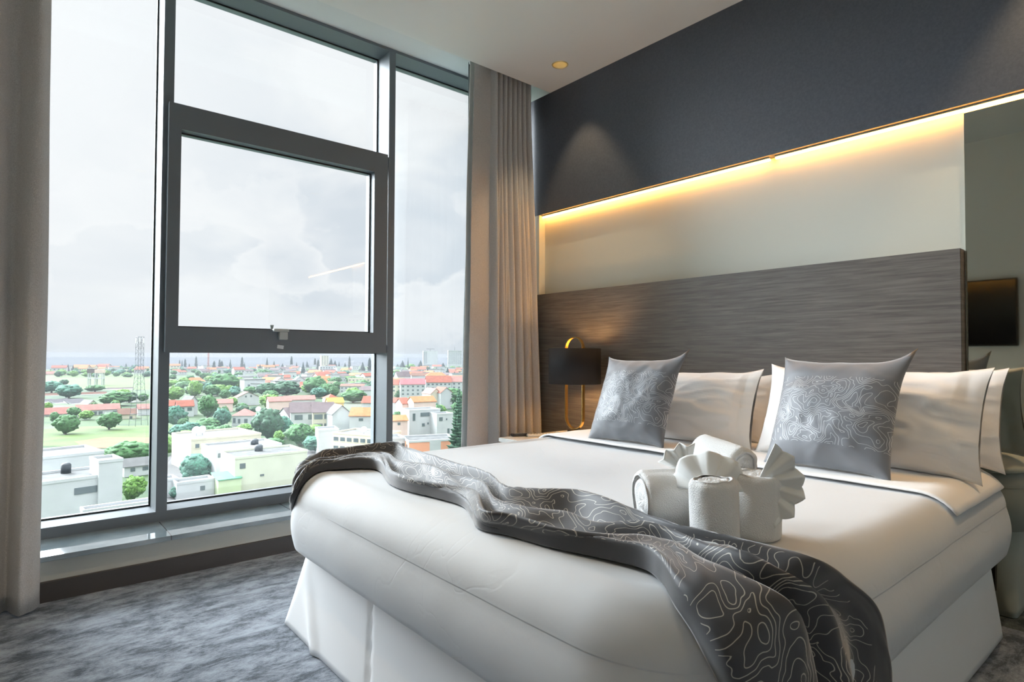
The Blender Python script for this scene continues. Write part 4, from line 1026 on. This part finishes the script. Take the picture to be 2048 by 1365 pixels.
building(800, 805, 350, 8, 9, 4, 'w_white', 'r_red', 'gable', 'dark red roof beside the mullion with small trees in front', rh=2.2)
building(808, 753, 640, 15, 9, 24, 'w_white', 'r_mauve', 'gable', 'house with two striped mauve roofs in the right pane', rh=4.8)
building(838, 752, 650, 16, 9, 6, 'w_white', 'r_brown', 'gable', 'white house with brown roof behind the pinkish red terrace', rh=2.8)
building(873, 752, 640, 22, 10, 6, 'w_white', 'r_orange', 'hip', 'wide pale orange roof behind the brick red terrace', rh=3.6)
building(650, 712, 1800, 22, 22, 8, 'w_cream', 'r_pale', label='beige high rise block on the skyline between pines', floors=9, cols=3, ww=3, wh=1.6, name='tower_block', cat='building')
building(656, 734, 1150, 30, 14, 10, 'w_grey', 'r_pale', label='greyish apartment block with many windows under the beige high rise', floors=4, cols=6, ww=2.6, wh=1.6, name='apartment_building', cat='building')
building(681, 737, 1140, 14, 14, 26, 'w_white', 'r_pale', label='plain white block right of the greyish apartments', name='apartment_building', cat='building')
bt = building(861, 703, 1500, 36, 20, 4, 'w_white', 'r_pale', label='white high rise, left of the pair on the skyline', floors=10, cols=0, name='tower_block', cat='building')
mw = MB().box(-.9, .9, -.1, .1, -.8, .8).build('window', M_['win'], bt).data
bpy.data.objects.remove([c for c in bt.children if c.data == mw][0])
for i in range(10):
    for j in range(3): o = link('window', mw, None, bt); o.location = (-16+j*3.2, -10.1, bt['_h']-3-i*3.0)
bt2 = building(910, 702, 1480, 34, 20, 4, 'w_white', 'r_pale', label='white high rise with rows of windows, right of the pair on the skyline', floors=11, cols=7, ww=2.2, wh=1.5, name='tower_block', cat='building')
MB().tube([(0, 0, 0), (0, 0, 16)], .35, 5).build('antenna', M_['steel'], label='thin antenna mast on the right white high rise', cat='antenna').location = on_roof(bt2, 0, .2, .13)
MB().tube([(0, 0, 0), (0, 0, 5)], .4, 5).box(-11, 13, -.5, .5, 5, 5.8).build('rooftop_crane', M_['steel'], label='small crane on the roof of the left white high rise', cat='crane').location = on_roof(bt, 0, .2, .13)

# lattice telecom mast
def lattice(px, py_top, D, w0, w1, seg, mm, label, bulge=True, rr=.12):
    a = deep(px, py_top, D); H_ = a[2]-GZ; r = empty('lattice_mast', (a[0], a[1], GZ), math.radians(20), label=label, cat='mast')
    b = MB(); lv = []
    for i in range(seg+1):
        t = i/seg; w_ = (w0+(w1-w0)*min(1, t/.62))/2; lv.append((w_, H_*t))
    for sx_ in (-1, 1):
        for sy_ in (-1, 1): b.tube([(sx_*w_, sy_*w_, z) for w_, z in lv], rr, 4)
    b.build('upright', M_[mm], r)
    b = MB()
    for i in range(seg):
        (wa, za), (wb, zb_) = lv[i], lv[i+1]
        for s_ in ((1, 1, 1, -1), (1, -1, -1, -1), (-1, -1, -1, 1), (-1, 1, 1, 1)):
            b.tube([(s_[0]*wb, s_[1]*wb, zb_), (s_[2]*wb, s_[3]*wb, zb_)], rr*.6, 4)
            if i > seg*.35: b.tube([(s_[0]*wa, s_[1]*wa, za), (s_[2]*wb, s_[3]*wb, zb_)], rr*.5, 4); 
            if i > seg*.35: b.tube([(s_[2]*wa, s_[3]*wa, za), (s_[0]*wb, s_[1]*wb, zb_)], rr*.5, 4)
    b.build('bracing', M_[mm], r)
    if bulge:
        for k in range(6):
            an = k*PI/3
            MB().box(-.15, .15, -.12, .12, -1.3, 1.3).build('antenna_panel', M_['dish'], r).location = (1.9*math.cos(an), 1.9*math.sin(an), H_-2)
    return r
lattice(280, 674, 300, 6.0, 2.6, 15, 'steel', 'tall grey lattice telecom mast in the left pane', rr=.10)
lattice(417, 706, 1000, 3.0, 1.6, 12, 'redsteel', 'thin reddish lattice mast far off in the middle pane', bulge=False, rr=.22)
# concrete water tower on legs
a_ = at(192, 771, 2, GZ); wt = empty('water_tower', tuple(a_), math.radians(-28), label='derelict concrete water tower on legs in the green field', cat='water tower')
for x in (-7, 0, 7):
    for y in (-2.5, 2.5): MB().box(x-.55, x+.55, y-.5, y+.5, 0, 14).build('leg', M_['w_grey'], wt)
MB().box(-7.6, 7.6, -3.1, 3.1, 7.2, 8.1).build('platform', M_['w_grey'], wt)
MB().box(-8, -.6, -3.4, 3.4, 14.01, 19).build('tank', M_['r_mauve'], wt); MB().box(-.4, 8, -3.4, 3.4, 14.01, 18).build('tank', M_['w_pink'], wt)

# ------------------------------------------------------------------ trees
def blobs(seed, n, kind='round'):
    rd = random.Random(seed); bmx = bmesh.new()
    for i in range(n):
        if kind == 'round':
            u, v = rd.random()*2*PI, rd.random(); el_ = math.asin(min(1, v))*(1 if rd.random() < .8 else -.5)
            c = Vector((math.cos(u)*math.cos(el_), math.sin(u)*math.cos(el_), math.sin(el_)*.85))*(.60+.26*rd.random()); rs = .05+.17*rd.random()**2.2
            if i < 3: c *= .2; rs = .66
        r = bmesh.ops.create_icosphere(bmx, subdivisions=2 if i > 2 else 3, radius=rs)
        sc_ = Vector((1+.3*rd.random(), 1+.3*rd.random(), .75+.3*rd.random()))
        for v_ in r['verts']:
            q = v_.co.copy(); nn_ = noise.noise(q*9+Vector((i*3.1, seed, 0))); q2 = noise.noise(q*26+Vector((i*3.1, seed, 5)))
            v_.co = Vector((q.x*sc_.x, q.y*sc_.y, q.z*sc_.z))*(1+.35*nn_+.30*q2)+c
    me = bpy.data.meshes.new('crown'); bmx.to_mesh(me); bmx.free()
    zs = [v.co.z for v in me.vertices]; z0, z1 = min(zs), max(zs); xs_ = max(abs(v.co.x) for v in me.vertices)
    for v in me.vertices: v.co = Vector((v.co.x/xs_*.5, v.co.y/xs_*.5, (v.co.z-z0)/(z1-z0)))
    me.polygons.foreach_set('use_smooth', [True]*len(me.polygons)); me.materials.append(None)
    return me
CR = [blobs(i+1, 170) for i in range(5)]
def pine_mesh(seed, lev, per, droop, taper=1.0, slim=1.0):
    rd = random.Random(seed); b = MB()
    for i in range(lev):
        t = i/(lev-1); z = .04+.92*t; R = (.5*(1-t)**taper+.035)*slim
        for k in range(per):
            a = k/per*2*PI+rd.random()*.5+i; R2 = R*(.7+.45*rd.random()); w_ = .35*R2+.012
            tip = Vector((math.cos(a)*R2, math.sin(a)*R2, z+droop*R2)); pr = Vector((-math.sin(a), math.cos(a), 0))
            q = [Vector((0, 0, z+.02)), tip*.6+Vector((0, 0, z*.4))+pr*w_, tip, tip*.6+Vector((0, 0, z*.4))-pr*w_]
            lo_ = Vector((math.cos(a)*R2*.55, math.sin(a)*R2*.55, z-.045)); hi_ = Vector((math.cos(a)*R2*.55, math.sin(a)*R2*.55, z+.03))
            vv = [b.bm.verts.new(p_) for p_ in q]; vl = b.bm.verts.new(lo_); vh = b.bm.verts.new(hi_)
            for e_ in (vl, vh):
                for m__ in range(4): b.bm.faces.new((vv[m__], vv[(m__+1) % 4], e_))
    me = b.mesh('crown'); me.materials.append(None); return me
PN = [pine_mesh(3, 16, 7, -.05, 1.0), pine_mesh(5, 16, 7, .08, .45, .9), pine_mesh(9, 22, 9, .05, .9)]
TR = MB().tube([(0, 0, 0), (.01, .01, .5), (0, .02, 1)], [.5, .36, .25], 7).mesh('trunk'); TR.materials.append(M_['bark'])
def slot(o, m_):
    o.material_slots[0].link = 'OBJECT'; o.material_slots[0].material = m_
def tree(px, py, wpx, hpx, leaf, label, name='tree', me=None, base=None, group=None, cat='tree', trunk=True, squash=1.0):
    """px: centre, py: where it meets the ground (or base=distance when hidden), wpx/hpx: crown size in the photo"""
    if base: a = deep(px, py, base); a[2] = GZ; D = base; zt = deep(px, py-hpx, base)[2]; H_ = zt-GZ; cb = max(.1, deep(px, py, base)[2]-GZ)
    else: a = at(px, py, 2, GZ); D = float((a-CAM) @ _f); H_ = hpx*D/F_PX; cb = .05*H_
    w_ = wpx*D/F_PX; i = rng.integers(0, 5); me = me or CR[i]
    rz = rng.random()*6.28
    if trunk:
        r = empty(name, (a[0], a[1], GZ), rz, label=label, cat=cat, group=group)
        c = link('crown', me, None, r); t_ = link('trunk', TR, None, r); t_.scale = (w_*.09, w_*.09, cb+(H_-cb)*.4)
        c.location = (0, 0, cb)
    else:
        c = link(name, me); c.location = (a[0], a[1], GZ+cb); c.rotation_euler = (0, 0, rz); tag(c, label, cat, group)
    c.scale = (w_, w_, H_-cb); slot(c, LEAF[leaf])
    return c
# near and distinct trees (px, py base, width px, height px, leaf, label)
tree(255, 930, 92, 48, 'g', 'spreading green tree above the pale roofed shed in the left pane')
tree(268, 1003, 52, 52, 'l', 'bright green bushy tree right of the tall white stair block')
tree(131, 869, 50, 40, 'g', 'round green tree beside the left curtain, below the rose roofs')
tree(218, 860, 46, 36, 'g', 'round green tree before the long white house with rose roof')
tree(392, 962, 66, 54, 't', 'big teal green tree behind the small white hut', squash=.9)
tree(372, 905, 60, 44, 'l', 'light green tree left of the long cream block')
tree(345, 910, 40, 40, 'l', 'light green tree beside the left mullion, lower')
tree(415, 838, 44, 50, 'g', 'tall green tree between the white gable and the rose roofed house')
tree(444, 856, 36, 40, 't', 'teal green tree left of the rose hipped house')
tree(415, 866, 52, 30, 'g', 'green tree above the dishes of the long cream block')
tree(352, 855, 42, 44, 't', 'teal green trees mass under the red roofed house by the left mullion')
tree(380, 872, 46, 28, 't', 'low teal tree above the light green trees')
tree(535, 882, 66, 66, 'd', 'big dark green tree in the middle of the pane')
tree(565, 876, 44, 44, 't', 'teal green tree left of the twin mauve roofed houses, lower')
tree(600, 892, 66, 46, 'g', 'big green tree in front of the twin mauve roofed houses')
tree(632, 905, 56, 34, 't', 'teal green tree left of the blank white end block')
tree(541, 818, 46, 30, 'l', 'yellow green tree above the big dark tree')
tree(536, 795, 50, 30, 'd', 'dark green tree right of the white gabled house')
tree(573, 794, 60, 32, 'd', 'dark tree left of the big round trees')
tree(630, 792, 56, 40, 'g', 'big round green tree in the middle distance')
tree(652, 793, 44, 26, 'g', 'smaller round green tree right of the big round one')
tree(667, 763, 34, 14, 'g', 'flat topped green tree beyond the yellow roof')
tree(706, 806, 58, 26, 'g', 'green tree near the right mullion, above the orange roof')
tree(389, 795, 30, 34, 'l', 'light green tree below the wide orange roof')
tree(345, 803, 44, 30, 'l', 'light green trees beside the left mullion, upper')
tree(447, 782, 70, 36, 'g', 'wide green tree mass in the middle distance')
tree(475, 778, 30, 24, 'l', 'light green tree beside the small dark roofed house')
tree(526, 752, 30, 13, 'g', 'flat topped green tree on the skyline of the middle pane')
tree(490, 867, 34, 20, 'l', 'small light green tree behind the dishes roof, right side')
tree(806, 800, 48, 20, 'g', 'green tree below the pinkish red terrace')
tree(800, 827, 22, 26, 'g', 'small green tree left of the white modern house')
tree(852, 800, 20, 16, 'd', 'small dark green tree below the brick red terrace')
tree(866, 808, 24, 12, 'd', 'low dark tree right of the small cream gable')
tree(905, 816, 52, 40, 'g', 'big green tree behind the tall pine by the corner curtain')
tree(822, 858, 24, 11, 'l', 'low bright green shrub on the near side of the white modern house')
tree(852, 747, 22, 14, 'd', 'dark round tree before the left white high rise')
tree(820, 739, 22, 11, 'l', 'light green tree before the skyline in the right pane')
tree(128, 771, 18, 12, 'd', 'small dark round tree in the field beside the left curtain')
tree(103, 786, 40, 24, 't', 'teal green tree in the field touching the left curtain')
tree(138, 797, 50, 28, 't', 'grey green tree before the long brown terrace')
tree(232, 812, 72, 30, 'g', 'wide green tree mass left of the lattice mast')
tree(245, 800, 34, 22, 'l', 'light green tree left of the lattice mast')
tree(258, 806, 34, 22, 'd', 'dark green tree just left of the lattice mast')
tree(190, 784, 36, 14, 'g', 'low hedge like tree below the derelict water tower')
tree(352, 998, 30, 26, 't', 'teal shrub at the left edge of the small white hut')
# conifers on the skyline
def pane_of(px):
    if px < 320: return 'left pane, '+('left' if px < 200 else 'right')+' half'
    if px < 770: return 'middle pane, '+['left end', 'left part', 'centre', 'right part', 'right end'][min(4, int((px-335)/83))]
    return 'right pane, '+('left side' if px < 835 else 'right side')
for px, py, hp, wp, k in ((124, 746, 18, 6, 0), (136, 748, 20, 7, 0), (146, 748, 18, 8, 0), (252, 737, 10, 7, 0), (264, 738, 8, 7, 0),
    (359, 738, 19, 5, 1), (364, 738, 18, 4, 1), (370, 739, 22, 7, 1), (378.5, 739, 12, 4, 1), (392, 738, 26, 7, 1), (428, 746, 25, 9, 1), (439, 738, 20, 7, 1), (443.5, 739, 18, 8, 1),
    (460.5, 737, 19, 7, 0), (484, 738, 25, 8, 1), (489, 738, 14, 5, 0), (534, 736, 21, 8, 0), (548, 736, 14, 8, 0), (583, 730, 18, 7, 1), (630, 730, 14, 6, 1), (636, 748, 30, 9, 1), (662, 732, 15, 12, 0), (670, 733, 12, 10, 0), (678, 733, 10, 4, 0), (690, 734, 8, 6, 0),
    (699, 736, 24, 7, 1), (725, 744, 20, 16, 0), (739, 752, 38, 12, 1), (593, 736, 12, 5, 0), (606, 748, 24, 12, 0), (614, 740, 18, 10, 0), (816, 732, 17, 4, 0), (805, 735, 14, 14, 0), (795, 735, 7, 9, 0), (841, 735, 14, 14, 0), (873, 751, 16, 14, 0), (895, 755, 20, 16, 0), (909, 755, 12, 9, 0), (886, 738, 12, 16, 0), (565, 736, 9, 8, 0), (520, 737, 8, 8, 0), (402, 738, 6, 6, 0), (454, 738, 7, 5, 0)):
    me_ = PN[0] if k == 0 else PN[1]
    D = min(1600, 36.05*F_PX/(py-711)); 
    if py < 742: D = 1450
    lab = ('tall ' if hp > 17 else 'short ')+['dark spiky conifer', 'dark column shaped pine'][k]+' on the skyline, '+pane_of(px)
    tree(px, py, wp*1.1, hp, 'p', lab, 'conifer', me_, base=D, group=lab, trunk=False)
tree(917, 905, 44, 128, 'd', 'tall tiered pine beside the corner curtain', 'conifer', PN[2], base=185)

# the far town: scattered houses and trees up to the skyline
rd = random.Random(11)
proto = {}
def far_house(px, py, kind):
    walls, roofs, lab = (('w_white', 'r_red', 'far off white house with red roof in the hazy town'), ('w_white', 'r_pale', 'far off white flat roofed house in the hazy town'), ('w_cream', 'r_orange', 'far off cream house with orange roof in the hazy town'), ('w_grey', 'r_mauve', 'far off grey house with dark roof in the hazy town'))[kind]
    D = 36.05*F_PX/(py-711)*1.0; a = at(px, py, 2, GZ)
    if kind not in proto:
        W2, D2, h, rh = 7, 5, 5.5, 2.6
        r = empty('house', (0, 0, 0), label=lab, cat='house', group=['far red roofed houses', 'far flat roofed houses', 'far orange roofed houses', 'far dark roofed houses'][kind])
        if kind == 1:
            MB().box(-W2, W2, -D2, D2, 0, 7).build('wall', M_[walls], r); MB().box(-W2-.3, W2+.3, -D2-.3, D2+.3, 7.01, 7.5).build('roof', M_[roofs], r)
        else:
            MB().prism([(-W2, -D2, 0), (-W2, D2, 0), (-W2, D2, h), (-W2, 0, h+rh*.97), (-W2, -D2, h)], (2*W2, 0, 0)).build('wall', M_[walls], r)
            MB().prism([(-W2-.4, -D2-.5, h-.2), (-W2-.4, 0, h+rh), (-W2-.4, D2+.5, h-.2), (-W2-.4, D2+.5, h+.1), (-W2-.4, 0, h+rh+.3), (-W2-.4, -D2-.5, h+.1)], (2*W2+.8, 0, 0)).build('roof', M_[roofs], r)
        mw = MB().box(-.8, .8, -.08, .05, -.7, .7).build('window', M_['win'], r).data
        for c_ in list(r.children):
            if c_.data == mw: c_.location = (-4, -5.02, 3.6)
        for x in (0, 4): o = link('window', mw, None, r); o.location = (x, -5.02, 3.6)
        proto[kind] = r; n_ = r
    else:
        src = proto[kind]; n_ = src.copy(); col.objects.link(n_)
        for c_ in src.children:
            d_ = c_.copy(); d_.parent = n_; col.objects.link(d_)
    n_.location = (a[0], a[1], GZ+.05); n_.rotation_euler = (0, 0, math.atan2(a[1], a[0])-PI/2+math.radians(rd.choice((-30, -12, 6, 20, 35))))
    s_ = rd.uniform(.85, 1.35); n_.scale = (s_*rd.uniform(.9, 1.4), s_, s_*rd.uniform(.9, 1.3)); return n_
bpy.context.view_layer.update()
taken = []
for o in list(col.objects):
    if o.parent is None and o.get('category') in ('house', 'building', 'tree') and o.location.y > 60:
        if o.get('_w'): taken.append((o.location.x, o.location.y, max(o['_w'], o['_d'])*.5))
        else:
            cc_ = [c_ for c_ in o.children if c_.name.startswith('crown')] or [o]
            taken.append((o.location.x, o.location.y, cc_[0].scale.x*.45))
def free(a, r_):
    for x, y, q in taken:
        if (x-a[0])**2+(y-a[1])**2 < (q+r_)**2: return False
    taken.append((a[0], a[1], r_)); return True
def where(px, py):
    h_ = 'left pane' if px < 320 else ('middle pane' if px < 770 else 'right pane')
    if h_ == 'left pane': h_ = ('left half of the ' if px < 200 else 'right half of the ')+h_
    elif h_ == 'middle pane': h_ = ['left end', 'left part', 'centre', 'right part', 'right end'][min(4, int((px-335)/83))]+' of the '+h_
    else: h_ = ('left side of the ' if px < 835 else ('middle of the ' if px < 880 else 'right side of the '))+h_
    return h_+', '+('at the skyline' if py < 743 else 'just below the skyline' if py < 751 else 'in the upper town' if py < 763 else 'in the middle distance')
KN = ['white house with red roof', 'white flat roofed house', 'cream house with orange roof', 'grey house with dark roof']
def put_house(px, py, k):
    a = at(px, py, 2, GZ)
    if not free(a, 9): return
    n0 = far_house(px, py, k); lb = 'far '+KN[k]+', '+where(px, py); n0['label'] = lb; n0['group'] = lb[4:]
for i in range(230):
    px = rd.choice((rd.uniform(345, 745), rd.uniform(345, 745), rd.uniform(790, 925))); py = rd.uniform(738, 786)
    if px < 470 and py > 752: continue
    put_house(px, py, rd.choice((0, 1, 1, 1, 2, 3, 0)))
for i in range(24): put_house(rd.uniform(100, 300), rd.uniform(740, 747), rd.choice((0, 1, 2)))
mid_ = 0
for i in range(400):
    if mid_ >= 60: break
    px, py = (rd.uniform(338, 640), rd.uniform(800, 900)) if rd.random() < .6 else ((rd.uniform(788, 925), rd.uniform(795, 850)) if rd.random() < .6 else (rd.uniform(95, 300), rd.uniform(800, 850)))
    D = 36.05*F_PX/(py-711); wm = rd.uniform(5, 9); hm = rd.uniform(4, 7)
    if not free(at(px, py, 2, GZ), wm*.40): continue
    mid_ += 1; lf = rd.choice('ggdtl')
    wh_ = where(px, py).split(', ')[0]; row = 'above the near roofs' if py > 850 else 'among the middle houses'
    lab = ('low ' if hm < 5.5 else 'rounded ')+{'g': 'green', 'd': 'dark green', 't': 'teal green', 'l': 'light green'}[lf]+' garden tree '+row+', '+wh_
    tree(px, py, wm*F_PX/D, hm*F_PX/D, lf, lab, group=lab, trunk=False)
cnt = 0
for i in range(700):
    if cnt >= 220: break
    z = rd.random()
    if z < .22: px, py = rd.uniform(95, 300), rd.uniform(738, 756)
    elif z < .78: px, py = rd.uniform(340, 750), rd.uniform(737, 800)
    else: px, py = rd.uniform(788, 925), rd.uniform(737, 800)
    D = 36.05*F_PX/(py-711); hm = rd.uniform(6, 11); wm = rd.uniform(9, 20)
    if not free(at(px, py, 2, GZ), wm*.42): continue
    cnt += 1
    lf = rd.choice('ggdtl')
    lab = 'far '+('wide ' if wm > 14.5 else 'small ')+{'g': 'green', 'd': 'dark green', 't': 'teal green', 'l': 'light green'}[lf]+' tree, '+where(px, py)
    tree(px, py, wm*F_PX/D, hm*F_PX/D, lf, lab, group=lab[4:], trunk=False)
for o in bpy.data.objects:
    for k_ in ('_h', '_w', '_d'):
        if k_ in o: del o[k_]

# low haze lying over the town
m = bpy.data.materials.new('town_haze'); m.use_nodes = True; t = m.node_tree; t.nodes.clear()
v_ = t.nodes.new('ShaderNodeVolumePrincipled'); v_.inputs['Density'].default_value = .00026; v_.inputs['Color'].default_value = (.33, .355, .385, 1); v_.inputs['Anisotropy'].default_value = .0
ou = t.nodes.new('ShaderNodeOutputMaterial'); t.links.new(v_.outputs[0], ou.inputs['Volume'])
MB().box(-650, 2250, 60, 3000, GZ+.5, 4).build('haze', m, kind='stuff', label='thin pale haze lying over the town', cat='haze')
